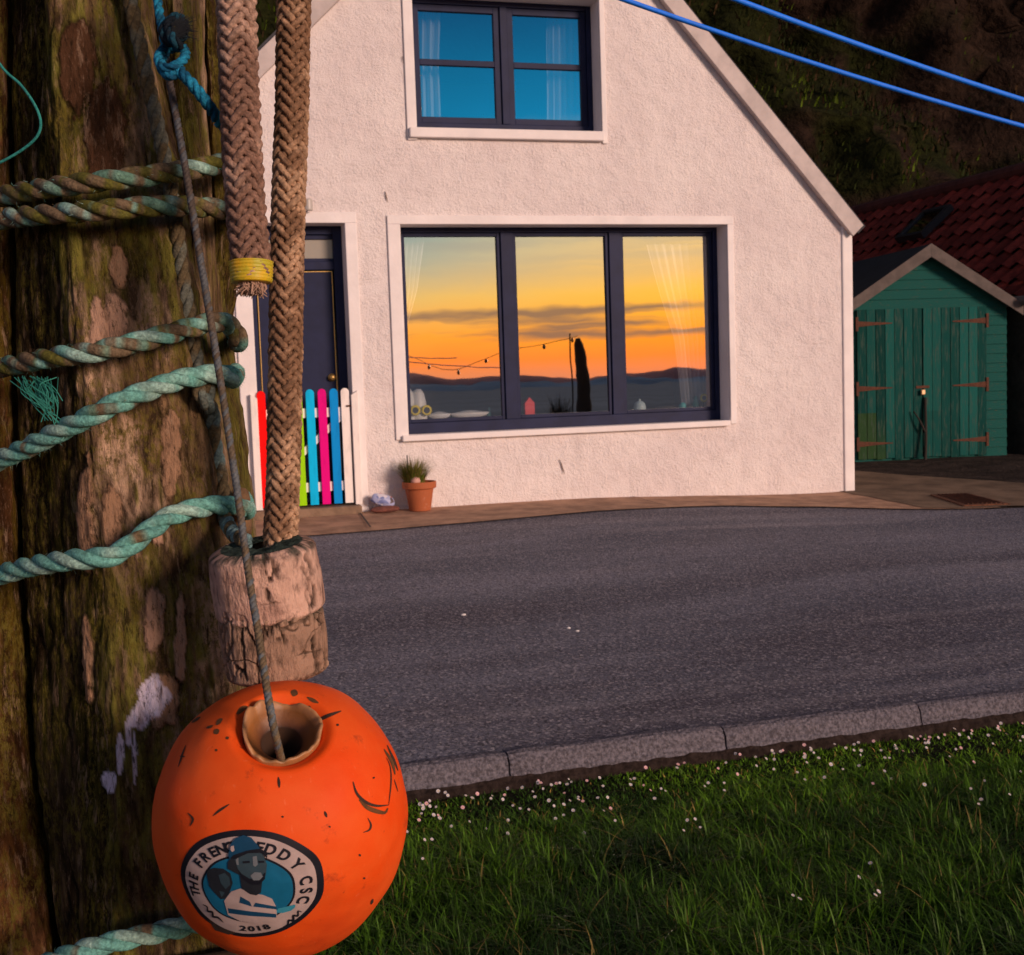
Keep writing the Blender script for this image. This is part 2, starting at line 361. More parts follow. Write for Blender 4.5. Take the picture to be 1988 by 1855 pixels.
# door
dr = thing  # alias unused
x0, x1, z0, z1 = openD
df = MB(); df.box(x0, x0+.05, FY-.06, FY+.04, z0, z1).box(x1-.075, x1, FY-.06, FY+.04, z0, z1).box(x0+.05, x1-.075, FY-.06, FY+.04, z1-.07, z1).box(x0+.05, x1-.075, FY-.06, FY+.04, 2.40, 2.47)
df.box(x0+.052, x1-.077, FY-.03, FY+.02, 2.47, 2.50).box(x0+.052, x1-.077, FY-.03, FY+.02, 2.66, 2.70)
door = MB().box(x0+.06, x1-.085, FY-.02, FY+.03, z0+.02, 2.395).build('door', navy, house, bevel=.004)
df.build('door_frame', navy, door, bevel=.004)
MB().box(x0+.05, x1-.075, FY-.012, FY+.0, 2.50, 2.66).build('fanlight', fangl, door)
MB().box(x0+.062, x0+.068, FY-.028, FY-.018, z0+.02, 2.39).box(x1-.096, x1-.090, FY-.028, FY-.018, z0+.02, 2.39).box(x0+.07, x1-.097, FY-.028, FY-.018, 2.385, 2.39).build('weather_strip', brass, door)
v, f = lathe([(0, -.055), (.02, -.052), (.028, -.04), (.022, -.025), (.012, -.02), (.012, -.008), (.034, -.006), (.034, 0)][::-1], (1.482, FY-.02, 1.478), 24, (0, 1, 0))
obj('door_knob', v, f, brass, door, smooth=True)
MB().box(-.4, 6.3, HY+3.9, HY+3.95, .2, 3.1).box(-.4, 6.3, HY+.3, HY+3.9, 3.05, 3.15).box(-.4, 6.3, HY+.3, HY+3.9, .15, .2).box(1.95, 4.45, HY+3.3, HY+3.35, 3.15, 4.75).build('room', roomm, house)
MB().box(2.0, 5.2, FY+.035, FY+.32, 1.045, 1.075).build('window_board', trimm, house, bevel=.004)
# step
MB().box(.62, 1.64, HY-.13, HY+.2, .22, .385).build('doorstep', M('step_stone', (.26, .17, .11), .9, .8, 30, .35, 9, bdist=.01), house, bevel=.012)
# wall light
wl = thing('wall_light', (1.315, HY-.05, 2.86), 'small grey bulkhead light on the wall above the door surround', 'wall light')
gm = M('grey_metal', (.30, .28, .27), .5, .2, 30, .2, 10, bdist=.002)
MB().box(1.275, 1.345, HY-.03, HY+.001, 2.88, 2.97).build('bracket', gm, wl, bevel=.004)
v, f = lathe([(0, 0), (.035, 0), (.038, .01), (.038, .085), (.03, .095), (0, .095)], (1.31, HY-.07, 2.865), 20)
obj('lamp_housing', v, f, M('lamp_glass', (.42, .39, .36), .4), wl, smooth=False)
#GATE
def paint(n, c): return M('paint_'+n, c, .65, .3, 40, .22, 30, bdist=.003, spec=.08, stretch=(1, 1, .2), lo=.5, hi=.75)
gate = thing('picket_gate', (1.2, HY-.03, .40), 'low picket gate with rainbow coloured pickets in front of the navy door', 'gate')
whitep = paint('white', (.86, .80, .76))
cols = [('red', (.85, .004, .004)), ('orange', (.85, .10, .01)), ('yellow', (.85, .55, .02)), ('green', (.33, .72, .005)), ('cyan', (.003, .50, .90)), ('magenta', (.75, .003, .23)), ('blue', (.003, .27, .72)), ('white', None)]
px = [.847, .947, 1.047, 1.150, 1.252, 1.353, 1.452, 1.548]
for (n, c), x in zip(cols, px):
    h = 1.385; w = .0355; poly = [(x-w, .405), (x+w, .405), (x+w, h-w)]+[(x+w*math.cos(a), h-w+w*math.sin(a)) for a in np.linspace(.25, math.pi-.25, 9)]+[(x-w, h-w)]
    o = MB().prism(poly, HY-.045, HY-.025).build('picket', whitep if c is None else paint(n, c), gate, bevel=.002)
    o['label'] = n+' picket'
MB().box(.81, 1.58, HY-.022, HY-.002, 1.145, 1.225).build('rail', whitep, gate)
MB().box(.81, 1.58, HY-.022, HY-.002, .515, .595).build('rail', whitep, gate)
MB().prism([(.85, .60), (.93, .60), (1.55, 1.143), (1.47, 1.143)], HY-.020, HY-.004).build('brace', whitep, gate)
rust = M('rust', (.10, .030, .012), .85, .6, 60, .4, 25, bdist=.003)
MB().box(1.555, 1.605, HY-.055, HY-.046, 1.225, 1.24).build('latch', rust, gate)
for xx, s in ((.785, 1), (1.625, -1)):
    h = 1.36; poly = [(xx-.028, .39), (xx+.028, .39), (xx+.028, h if s < 0 else h-.035), (xx-.028, h-.035 if s < 0 else h)]
    o = MB().prism(poly, HY-.075, HY-.024).build('gate_post', whitep, None, bevel=.003, origin=(xx, HY-.05, .39))
    tag(o, 'white gate post on the '+('hinge side, beside the red picket' if s > 0 else 'latch side, beside the white picket'), 'gate post', 'posts either side of the picket gate')
# ------------------------------------------------------------------ ground
def ground_z(x, y):
    x = np.asarray(x, float); y = np.asarray(y, float)
    top = .285-.10*sst(x, 3.2, 6.4)
    z = np.where(y < 9.5, top*(y-4.5)/5.0, top+(y-9.5)*.018)
    return z
def sheet(name, xs, yf, mat, zo=0, nz=.0, kind='structure', n=(80, 20)):
    """yf: (x)->(y0,y1)"""
    X = np.linspace(xs[0], xs[1], n[0]); v = []; 
    for x in X:
        a, b = yf(x)
        for y in np.linspace(a, b, n[1]): v.append((x, y, float(ground_z(x, y))+zo+nz*(float(fbm(np.array([x*2, y*2, 0.]), 3))-.5)))
    f = [(i*n[1]+j, (i+1)*n[1]+j, (i+1)*n[1]+j+1, i*n[1]+j+1) for i in range(n[0]-1) for j in range(n[1]-1)]
    o = obj(name, v, f, mat, smooth=True); o['kind'] = kind; return o
def edgeY(x): return float(np.interp(x, [-30, .9, 2.3, 3.4, 4.7, 5.6, 6.5, 7.6, 40], [9.3, 9.33, 9.44, 9.58, 9.72, 9.45, 9.0, 8.75, 8.7]))
def asphalt():
    m = M('asphalt', (.060, .054, .062), .85, .9, 55, 0, 1, spec=.35, bdist=.012); nt = m.node_tree; N = nt.nodes; L = nt.links; b = N['Principled BSDF']
    tc = N.new('ShaderNodeTexCoord')
    def nz(sc, st, d=4):
        mp = N.new('ShaderNodeMapping'); mp.inputs[3].default_value = st; L.new(tc.outputs['Object'], mp.inputs[0])
        t = N.new('ShaderNodeTexNoise'); t.inputs['Scale'].default_value = sc; t.inputs['Detail'].default_value = d; t.inputs['Roughness'].default_value = .6; L.new(mp.outputs[0], t.inputs[0]); return t
    def mx(f, a, c, lo, hi):
        mr = N.new('ShaderNodeMapRange'); L.new(f, mr.inputs[0]); mr.inputs[1].default_value = lo; mr.inputs[2].default_value = hi
        x = N.new('ShaderNodeMix'); x.data_type = 'RGBA'; L.new(mr.outputs[0], x.inputs[0])
        if isinstance(a, tuple): x.inputs[6].default_value = (*a, 1)
        else: L.new(a, x.inputs[6])
        x.inputs[7].default_value = (*c, 1); return x.outputs[2]
    c = mx(nz(.9, (.35, 1.6, 1), 5).outputs[0], (.100, .104, .142), (.190, .188, .235), .38, .62)
    c = mx(nz(.7, (.30, 1.3, 1), 6).outputs[0], c, (.085, .078, .105), .50, .36)
    c = mx(nz(1.2, (.16, 2.4, 1), 8).outputs[0], c, (.27, .245, .27), .54, .80)
    vo = N.new('ShaderNodeTexVoronoi'); vo.inputs['Scale'].default_value = 95; L.new(tc.outputs['Object'], vo.inputs[0])
    sp = N.new('ShaderNodeSeparateColor'); L.new(vo.outputs['Color'], sp.inputs[0])
    c = mx(sp.outputs[0], c, (.44, .40, .42), .66, 1.12)
    c = mx(sp.outputs[1], c, (.025, .024, .032), .50, 1.15)
    L.new(c, b.inputs['Base Color']); return m
road = sheet('road', (-30, 40), lambda x: (4.44, edgeY(x)+.45), asphalt(), 0, .010, n=(300, 40))
conc = M('pavement_concrete', (.48, .29, .19), .9, .5, 40, .40, 5, spec=.2, bdist=.008)
sheet('pavement', (-30, 6.9), lambda x: (edgeY(x), HY+.2), conc, .012, .01, n=(160, 8))
MB().box(-30, 6.6, 0, 0, 0, 0)
# joint grooves in the pavement
drk = M('joint_dirt', (.05, .035, .03), 1)
def joint(xa, ya, xb, yb, n, w=.008):
    mb = MB()
    for a in np.linspace(0, 1, 7)[:-1]:
        b = a+1/6
        p = [(xa+(xb-xa)*t, ya+(yb-ya)*t) for t in (a, b)]
        mb.add([(q[0]+s, q[1], float(ground_z(q[0], q[1]))+.0215) for q in p for s in (-w, w)], [(0, 1, 3, 2)])
    o = mb.build('pavement_joint', drk, origin=(xa, ya, .3)); o['kind'] = 'structure'
g1 = onz(703, 1002, .30); g2 = onz(722, 1030, .285); joint(g1[0], HY, g2[0], g2[1]+.06, 0)
joint(4.15, HY, 4.15, 9.72, 0, .005)
# driveway wedge of concrete and the dark yard beyond
drive = M('drive_concrete', (.22, .15, .10), .95, .5, 30, .45, 3, spec=.2, bdist=.01)
sheet('driveway', (6.3, 9.0), lambda x: (edgeY(x)+.03, float(np.interp(x, [6.3, 6.9, 7.6, 8.3, 9.0], [15.5, 14.4, 11.6, 9.9, 8.78]))), drive, .016, .01, n=(60, 20))
yardm = M('yard_earth', (.055, .040, .034), 1, 1.0, 14, .6, 4, spec=.1, bdist=.04)
sheet('yard', (6.0, 40), lambda x: (edgeY(x)+.0, 30), yardm, -.004, .03, n=(160, 60))
sheet('back_ground', (-30, 6.2), lambda x: (HY+.1, 30), yardm, -.02, .03, n=(40, 20))
dr_e = MB()
# kerb: stones with joints, rounded nose
kerbm = M('kerb_stone', (.20, .185, .215), 1, 1.0, 48, .60, 75, spec=.0, bdist=.016, vdetail=9, stretch=(1, 1, 1))
mb = MB(); xk = -30.6
prof = [(4.52, -.03), (4.518, .004), (4.50, .009), (4.462, .012), (4.440, .006), (4.428, -.008), (4.422, -.018), (4.415, -.056), (4.410, -.062), (4.405, -.12)]
starts = [1.219-.905*i for i in range(0, 34)][::-1]+[1.219+.905*i for i in range(1, 43)]
for i, xs_ in enumerate(starts[:-1]):
    xe = starts[i+1]; dz = random.uniform(-.004, .004); dy = random.uniform(-.004, .004)
    m_ = 14 if -1 < xs_ < 5 else 4
    X = np.linspace(xs_+.004, xe-.004, m_); v = []
    for j, x in enumerate(X):
        e = .008 if j in (0, m_-1) else 0
        for (y, z) in prof:
            n_ = (float(vnoise(np.array([x*14, y*40, z*40]), 3))-.5)*.010+(float(vnoise(np.array([x*45, y*90, z*90]), 4))-.5)*.006
            v.append((x, y+dy+e*.6+n_, z+dz-e*.6+n_*.7))
    q = len(prof); f = [(a*q+b, a*q+b+1, (a+1)*q+b+1, (a+1)*q+b) for a in range(m_-1) for b in range(q-1)]+[tuple(range(q)), tuple(range(m_*q-1, m_*q-q-1, -1))]
    mb.add(v, f)
kb = mb.build('kerb', kerbm); kb['kind'] = 'structure'
gm_ = MB(); X = np.linspace(-3, 7, 420); gv = []
for x in X:
    for y, z in ((4.413, -.070), (4.408, -.074), (4.402, -.080), (4.392, -.090), (4.385, -.20)): n_ = (float(vnoise(np.array([x*30, y*60, 0.]), 3))-.5)*.012; gv.append((x, y+n_*.6*(y < 4.40), z+n_))
gm_.add(gv, [(i*5+j, i*5+j+1, (i+1)*5+j+1, (i+1)*5+j) for i in range(419) for j in range(4)])
gs_ = gm_.build('gutter_soil', M('gutter_dirt', (.045, .032, .028), 1, 1, 60, .5, 30, spec=0, bdist=.01)); gs_['kind'] = 'structure'
# verge soil under the grass, running back behind the camera to the sea wall
def lawn_z(x, y): return -.12+.035*(fbm(np.stack([np.asarray(x)*1.3, np.asarray(y)*1.3, np.zeros_like(np.asarray(x, float))], -1), 3, 5)-.5)-.02*sst(np.asarray(y), 4.1, 3.2)
X, Y = np.meshgrid(np.linspace(-30, 40, 240), np.linspace(-5.5, 4.47, 60), indexing='ij')
v = np.stack([X, Y, lawn_z(X, Y)], -1).reshape(-1, 3); f = [(i*60+j, (i+1)*60+j, (i+1)*60+j+1, i*60+j+1) for i in range(239) for j in range(59)]
lw = obj('lawn', v, f, M('soil', (.022, .020, .010), 1, 1, 30, .5, 8, spec=.1, bdist=.02), smooth=True); lw['kind'] = 'structure'
swm = M('sea_wall_stone', (.12, .10, .09), .95, 1, 6, .5, 3, bdist=.05)
o = MB().box(-30, 40, -6.0, -5.5, -6, -.14).build('sea_wall', swm); tag(o, 'low stone sea wall along the grass edge behind the camera', 'sea wall')
# sea and far hills across the water (seen mirrored in the big window)
seam = M('sea_water', (.30, .37, .42), 1, 0, .35, .25, .02, spec=0, stretch=(.3, 1, 1))
o = obj('sea', [(-30000, -30000, -4), (30000, -30000, -4), (30000, -5.9, -4), (-30000, -5.9, -4)], [(0, 1, 2, 3)], seam, origin=(0, -10, -4)); o['kind'] = 'structure'
o = obj('land', [(-30000, 29, -.5), (30000, 29, -.5), (30000, 30000, -.5), (-30000, 30000, -.5)], [(0, 1, 2, 3)], yardm, origin=(0, 40, -.5)); o['kind'] = 'structure'
TP = 24.0      # the panes lean by a quarter of a degree, which lowers the mirrored horizon
def hills(name, dist, crest, col, seed):
    pts = []
    for (x, y) in crest:
        q = onplane(x, y-TP, 21.5+dist); pts.append((q[0], q[2]))
    X = [p[0] for p in pts]; H = [p[1]+4 for p in pts]; xs = np.linspace(X[0]-2600, X[-1]+4200, 700)
    h = np.interp(xs, X, H); h = np.convolve(np.pad(h, 5, 'edge'), np.ones(11)/11, 'valid')
    out = (xs < X[0]) | (xs > X[-1]); h = np.where(out, max(H)*(.35+1.1*fbm(np.stack([xs/420., xs*0, xs*0], -1), 3, seed)), h); rows = []
    for dy, hh in ((0, 0), (-60, .4), (-150, .75), (-260, 1.0), (-420, .55)):
        n_ = 1+.12*(fbm(np.stack([xs/60., xs*0+dy, xs*0], -1), 3, seed)-.5)*(hh < 1); rows.append(np.stack([xs, -dist+dy+260+0*xs, -4+h*hh*n_], -1))
    n = len(xs); v = np.concatenate(rows); f = [(r*n+i, r*n+i+1, (r+1)*n+i+1, (r+1)*n+i) for r in range(4) for i in range(n-1)]
    o = obj(name, v, f, M(name+'_haze_tint', col, 1, 0, 1, .25, .01, spec=0), smooth=True); o['kind'] = 'structure'  # distance haze is painted into the hill colour
hills('near_hills', 2600, [(700, 741), (760, 744), (792, 737), (819, 746), (871, 750), (929, 744), (968, 737), (1014, 739), (1057, 745), (1086, 748), (1125, 744), (1154, 734), (1180, 729), (1220, 728), (1262, 739), (1301, 744), (1340, 738), (1370, 727), (1400, 722), (1460, 735)], (.24, .38, .52), 3)
hills('far_hills', 5200, [(700, 728), (800, 722), (860, 736), (960, 731), (1020, 728), (1100, 738), (1180, 728), (1250, 726), (1290, 718), (1330, 714), (1370, 720), (1460, 712)], (.62, .34, .32), 9)
# ------------------------------------------------------------------ cliff
def cliff():
    nx, nz = 260, 150; U = np.linspace(-22, 42, nx); V = np.linspace(0, 1, nz); UU, VV = np.meshgrid(U, V, indexing='ij')
    z = -.3+VV*26; y = 20.5+VV*11+.0*UU-1.5*sst(UU, 8, 20)
    q = np.stack([UU*.35, y*.35, z*.35], -1); n = fbm(q, 5, 21)-.5; r = np.abs(fbm(q*2.3, 4, 33)-.5)
    y = y+n*6.5+r*3.0; z = z+(fbm(q*1.5, 3, 8)-.5)*1.4*sst(VV, 0, .1)
    v = np.stack([UU, y, z], -1).reshape(-1, 3); f = [(i*nz+j, (i+1)*nz+j, (i+1)*nz+j+1, i*nz+j+1) for i in range(nx-1) for j in range(nz-1)]
    green = sst(fbm(np.stack([UU*.5, z*.5, 0*z], -1), 4, 51), .46, .58).reshape(-1)[:, None]
    rock = np.array([.026, .015, .010]); gr = np.array([.016, .019, .004]); col = rock*(1-green)+gr*green
    col = col*(.5+1.0*fbm(v*1.8, 3, 5)[:, None])
    o = obj('cliff', v, f, M('cliff_rock', (1, 1, 1), 1, 1, 3, .5, 5, spec=.1, use_col=True, bdist=.25), smooth=True, col=col); o['kind'] = 'structure'
    return v.reshape(nx, nz, 3), green.reshape(nx, nz)
CV, CG = cliff()
def blades_mesh(base, height, width, lean, dirs, colr, segs=3):
    """base (n,3); dirs: lean azimuth; returns verts, faces, colours"""
    n = len(base); a = dirs; side = np.stack([-np.sin(a), np.cos(a), 0*a], -1); fwd = np.stack([np.cos(a), np.sin(a), 0*a], -1)
    rows = []; cr = []
    for k in range(segs+1):
        t = k/segs; c = base+fwd*(lean*height*t*t)[:, None]+np.array([0, 0, 1.])*(height*t*(1-.25*lean*t))[:, None]
        w = width*(1-t**1.6)
        if k < segs: rows += [c-side*w[:, None], c+side*w[:, None]]; cr += [colr, colr]
        else: rows += [c]; cr += [colr]
    V = np.stack(rows, 1); m = V.shape[1]; C = np.stack(cr, 1)
    F_ = []; b = (np.arange(n)*m)[:, None]
    quads = np.concatenate([b+np.array([2*k, 2*k+1, 2*k+3, 2*k+2]) for k in range(segs-1)])
    tris = b+np.array([2*(segs-1), 2*(segs-1)+1, 2*segs])
    return V.reshape(-1, 3), quads.tolist()+tris.tolist(), C.reshape(-1, 3)
leafm = M('foliage', (1, 1, 1), .75, spec=.12, use_col=True)
n = 110000; ii = rng.integers(0, CV.shape[0]-1, n); jj = rng.integers(0, CV.shape[1]-2, n)
keep = rng.random(n) < .10+.90*CG[ii, jj]; ii, jj = ii[keep], jj[keep]; n = len(ii)
b = CV[ii, jj]+rng.random((n, 3))*np.array([.25, 0, .17])-np.array([0, .05, 0])
g = fbm(np.stack([b[:, 0]*.6, b[:, 2]*.6, b[:, 1]*0], -1), 3, 77)[:, None]
colr = np.array([.013, .019, .003])*(1-sst(g, .46, .58))+np.array([.050, .080, .003])*sst(g, .46, .58); colr = colr*rng.uniform(.5, 1.4, (n, 1)); br = rng.random(n) < .3
colr[br] = np.array([.042, .024, .010])*rng.uniform(.5, 1.3, (br.sum(), 1))
v, f, c = blades_mesh(b, rng.uniform(.08, .30, n), rng.uniform(.010, .030, n), rng.uniform(.3, 1.4, n), rng.uniform(-2.6, -.5, n), colr, 2)
o = obj('cliff_vegetation', v, f, leafm, col=c); tag(o, 'rough grass and ivy growing over the dark cliff', 'vegetation', kind='stuff')
# ------------------------------------------------------------------ shed
SH_A = R_(-9)   # front turned a little further away
sl = onz(1640, 902, .22)
def shp(x, y, z):  # local -> world
    c, s = math.cos(SH_A), math.sin(SH_A)
    x = np.asarray(x, float); y = np.asarray(y, float)
    return np.stack([sl[0]+x*c-y*s*1.0, sl[1]-x*s*-1.0*1.0+y*c, np.asarray(z, float)+.22], -1)
def tf(mb): v = np.array(mb.v); return shp(v[:, 0], v[:, 1], v[:, 2])
def shade(name, mb, mat, par, **k):
    if mb.c: k['col'] = np.array(mb.c)
    return obj(name, tf(mb), mb.f, mat, par, **k)
rr = ray(1955, 900); # width from the right edge pixel
def shed_px(x, y):   # pixel on the shed front plane -> local x,z
    c, s = math.cos(SH_A), math.sin(SH_A); nrm = np.array([-s, c, 0.]); r = ray(x, y); t = ((sl-CAM)@nrm)/(r@nrm); p = CAM+r*t-sl
    return p[0]*c+p[1]*s, p[2]
SW = shed_px(1954, 750)[0]; pk = shed_px(1797, 482); dl = shed_px(1662, 750)[0]; dm = shed_px(1788, 750)[0]; drr = shed_px(1912, 750)[0]
dtop = shed_px(1790, 599)[1]; eR = shed_px(1962, 590); dbot = shed_px(1788, 898)[1]
print('SHED', SW, pk, dl, dm, drr, dtop, eR, dbot)
PX, PZ = SW/2, pk[1]; EZ = PZ-(eR[0]-PX)*((PZ-eR[1])/(eR[0]-pk[0])); SLP = (PZ-eR[1])/(eR[0]-pk[0])
def plankmat(name, col, col2):
    return M(name, col, .9, .8, 18, 0, 9, col2=col2, stretch=(6, 6, .6), lo=.52, hi=.70, bdist=.008, spec=.05, vdetail=9, use_col=True)
teal = plankmat('teal_boards', (1, 1, 1), (.060, .085, .070)); tealh = M('teal_shiplap', (.012, .082, .072), .85, .8, 18, 0, 16, col2=(.10, .065, .04), stretch=(.6, 3, 6), lo=.60, hi=.74, bdist=.006, spec=.1)
shed = thing('garden_shed', shp(PX, 0, 0), 'weathered teal wooden shed with double doors and rusty strap hinges', 'shed')
mb = MB(); D_ = 2.6; bh = .115
z = .02
while z < PZ-.1:
    z2 = min(z+bh, PZ-.06)
    def half(zz): return min(SW/2, (PZ-.05-zz)/SLP)
    h1, h2 = half(z), half(z2); mb.add([(PX-h1, -.012, z), (PX+h1, -.012, z), (PX+h2, .003, z2), (PX-h2, .003, z2), (PX-h1, .02, z), (PX+h1, .02, z), (PX+h2, .02, z2), (PX-h2, .02, z2)], [(0, 1, 2, 3), (0, 4, 5, 1), (3, 2, 6, 7), (7, 6, 5, 4), (0, 3, 7, 4), (1, 5, 6, 2)]); z = z2
ez = PZ-SLP*SW/2-.05
for xx, sg in ((0, 1), (SW, -1)):
    z = .02
    while z < ez-.02:
        z2 = min(z+bh, ez); o_ = -.012*sg
        mb.add([(xx+o_, .02, z), (xx+o_, D_, z), (xx, D_, z2), (xx, .02, z2)], [(0, 1, 2, 3)] if sg < 0 else [(3, 2, 1, 0)]); z = z2
mb.add([(0, D_, 0), (SW, D_, 0), (SW, D_, ez), (PX, D_, PZ-.05), (0, D_, ez)], [(4, 3, 2, 1, 0)])
shade('wall', mb, tealh, shed)
for a, b_, hs in ((dl, dm-.006, 1), (dm+.006, drr, -1)):
    mb = MB(); nb = 7; w = (b_-a)/nb
    for i in range(nb):
        dz = random.uniform(-.012, .012); tn = random.uniform(.45, 1.15); gcol = np.array([.012, .090, .080])*tn; lowc = np.array([.026, .062, .024]) if hs > 0 and i < 3 else gcol*.8; y_ = -.045-random.uniform(0, .008); mb.box(a+i*w+.004, a+(i+1)*w-.004, y_, -.018, dtop*.33, dtop, gcol).box(a+i*w+.004, a+(i+1)*w-.004, y_, -.018, .045+dz, dtop*.33, lowc if i < 2 else gcol); mb.c[-8:-4] = [tuple(lowc)]*4
    mb.box(a+.002, b_-.002, -.030, -.016, .06, dtop-.01, (.01, .03, .025))
    d = shade('door', mb, teal, shed)
    for zz in (dtop-.17, dtop*.49, .24):
        h = MB(); s0 = a if hs > 0 else b_; L_ = .44
        h.add([(s0, -.055, zz-.035), (s0+hs*.2, -.055, zz-.02), (s0+hs*L_, -.055, zz-.006), (s0+hs*L_, -.055, zz+.006), (s0+hs*.2, -.055, zz+.02), (s0, -.055, zz+.035)]+
              [(s0, -.047, zz-.035), (s0+hs*.2, -.047, zz-.02), (s0+hs*L_, -.047, zz-.006), (s0+hs*L_, -.047, zz+.006), (s0+hs*.2, -.047, zz+.02), (s0, -.047, zz+.035)],
              [(0, 1, 2, 3, 4, 5) if hs > 0 else (5, 4, 3, 2, 1, 0)]+[(i, i+6, (i+1) % 6+6, (i+1) % 6) for i in range(6)])
        h.box(s0-.02 if hs > 0 else s0-.012, s0+.012 if hs > 0 else s0+.02, -.062, -.046, zz-.085, zz+.085)
        shade('hinge', h, rust, d, bevel=.001)
roofd = M('roof_felt', (.028, .036, .045), .9, .6, 30, .3, 6, bdist=.01)
mb = MB(); OV = .16
def sroof(sg):
    xe = PX+sg*(SW/2+.10); zE = PZ-SLP*(SW/2+.10); p = [(PX, PZ), (xe, zE), (xe, zE+.03), (PX, PZ+.035)]
    return p if sg < 0 else p
for sg in (1, -1):
    p = sroof(sg); q = p if sg > 0 else p[::-1]; mb.prism(q[::-1], -OV+.02, D_+.1)
shade('roof', mb, roofd, shed)
bg_ = M('grey_bargeboard', (.115, .092, .082), .85, .5, 30, .3, 8, bdist=.004)
for sg in (1, -1):
    xe = PX+sg*(SW/2+.13); zE = PZ-SLP*(SW/2+.13); p = [(PX, PZ+.04), (xe, zE+.04), (xe, zE-.10), (PX, PZ-.12)]
    shade('bargeboard', MB().prism(p if sg < 0 else p[::-1], -OV-.01, -OV+.018), bg_, shed, bevel=.003)
mb = MB().box(dm-.09, dm+.08, -.060, -.050, dtop*.49-.02, dtop*.49+.012); hasp = shade('hasp', mb, rust, shed)
mb = MB().box(dm-.04, dm+.012, -.10, -.065, dtop*.49-.10, dtop*.49-.035); shade('padlock', mb, M('padlock_brass', (.6, .40, .22), .4, metal=.6), hasp, bevel=.01)
# concrete plinth
shade('plinth', MB().box(-.02, SW+.02, -.05, D_, -.3, .02), M('plinth_concrete', (.10, .08, .06), 1, .8, 20, .4, 6, bdist=.02), shed)
# forked stick leaning on the doors
st = MB(); pb = shp(dm-.03, -.16, -.03); pt = shp(dm+.02, -.07, .78); pm = pb*.5+pt*.5
st.tube(spline([pb, pb*.6+pt*.4+np.array([.01, 0, 0]), pt], 14), np.linspace(.020, .017, 14), 7); st.tube(spline([pb*.52+pt*.48, pm+np.array([-.07, 0, .12]), shp(dm-.14, -.09, .62)], 8), np.linspace(.014, .008, 8), 6)
o = st.build('stick', M('dark_stick', (.018, .013, .010), .9), smooth=True); tag(o, 'dark forked stick leaning against the teal shed doors', 'stick')
# ------------------------------------------------------------------ pantiled outbuilding to the right
e = P3(1988, 565, 15.2); XE = e[0]; ZE = e[2]; TS = math.tan(R_(40)); r = ray(1988, 336)
# z on the ray at x=XR equals ZE+TS*(XR-XE)
XR = (ZE-TS*XE-CAM[2])/(r[2]/r[0]-TS); ZR = ZE+TS*(XR-XE); print('PANTILE', XE, ZE, XR, ZR, 'Y', CAM[1]+r[1]/r[0]*XR)
barn = thing('outbuilding', (XE+2, e[1], 0), 'dark stone outbuilding with a red pantile roof and a skylight behind the shed', 'outbuilding')
Y0, Y1 = 12.6, 34.0
def pantiles():
    ny = 0; pitch = .30; course = .34; L_ = math.hypot(XR-XE, ZR-ZE)+.2; ux, uz = math.cos(R_(40)), math.sin(R_(40))
    nc = int(L_/course); ys = np.arange(Y0, Y1, pitch/8); v = []; f = []; cols = []
    for c in range(nc):
        for k, t in enumerate((c*course, (c+1)*course+.02)):
            lift = .045 if k == 0 else .005
            w = .032*np.sin(2*np.pi*ys/pitch)+.012*np.sin(4*np.pi*ys/pitch)
            x = XE-.15*ux+t*ux-uz*(w+lift); z = ZE-.15*uz+t*uz+ux*(w+lift)
            v.append(np.stack([x, ys, z], -1))
        ti = np.floor(ys/pitch+.25); cc = .6+.8*_h(ti.astype(np.int64), np.full(len(ys), c), np.zeros(len(ys), np.int64), 4)
        base = np.array([.24, .036, .024]); cols += [base*cc[:, None]]*2
        b = 2*c*len(ys); n_ = len(ys); f += [(b+i, b+i+1, b+n_+i+1, b+n_+i)[::-1] for i in range(n_-1)]
        # front edge drop of the course
    return np.concatenate(v), f, np.concatenate(cols)
v, f, c = pantiles(); broof = obj('roof', v, f, M('pantile', (1, 1, 1), .8, .4, 20, .35, 9, spec=.2, use_col=True, bdist=.01), barn, smooth=True, col=c)
mb = MB(); mb.prism([(XR, ZR-.02), (XE, ZE-.1), (XE, ZE-.22), (XR, ZR-.2)], Y0+.02, Y1).prism([(XR, ZR+.05), (XR+(XR-XE), ZE), (XR+(XR-XE), ZE-.12), (XR, ZR-.1)], Y0+.02, Y1)
mb.build('roof_deck', roofm, barn)
mb = MB(); mb.tube([(XR, Y0, ZR+.05), (XR, Y1, ZR+.05)], .11, 10); mb.build('ridge_tile', M('ridge', (.13, .035, .025), .85, .5, 10, .4, 6, bdist=.02), broof)
stonem = M('dark_stone', (.045, .036, .032), 1, 1, 7, .6, 4, bdist=.05)
xr2 = XR+(XR-XE)
MB().prism([(XE, -.3), (xr2, -.3), (xr2, ZE-.1), (XR, ZR-.12), (XE, ZE-.1)][::1], Y0+.15, Y1-.1).build('wall', stonem, barn)
gt = MB().tube([(XE-.2, Y0, ZE-.13), (XE-.2, Y1, ZE-.13)], .06, 10); gt.build('gutter', M('gutter', (.02, .02, .024), .5), barn, smooth=True)
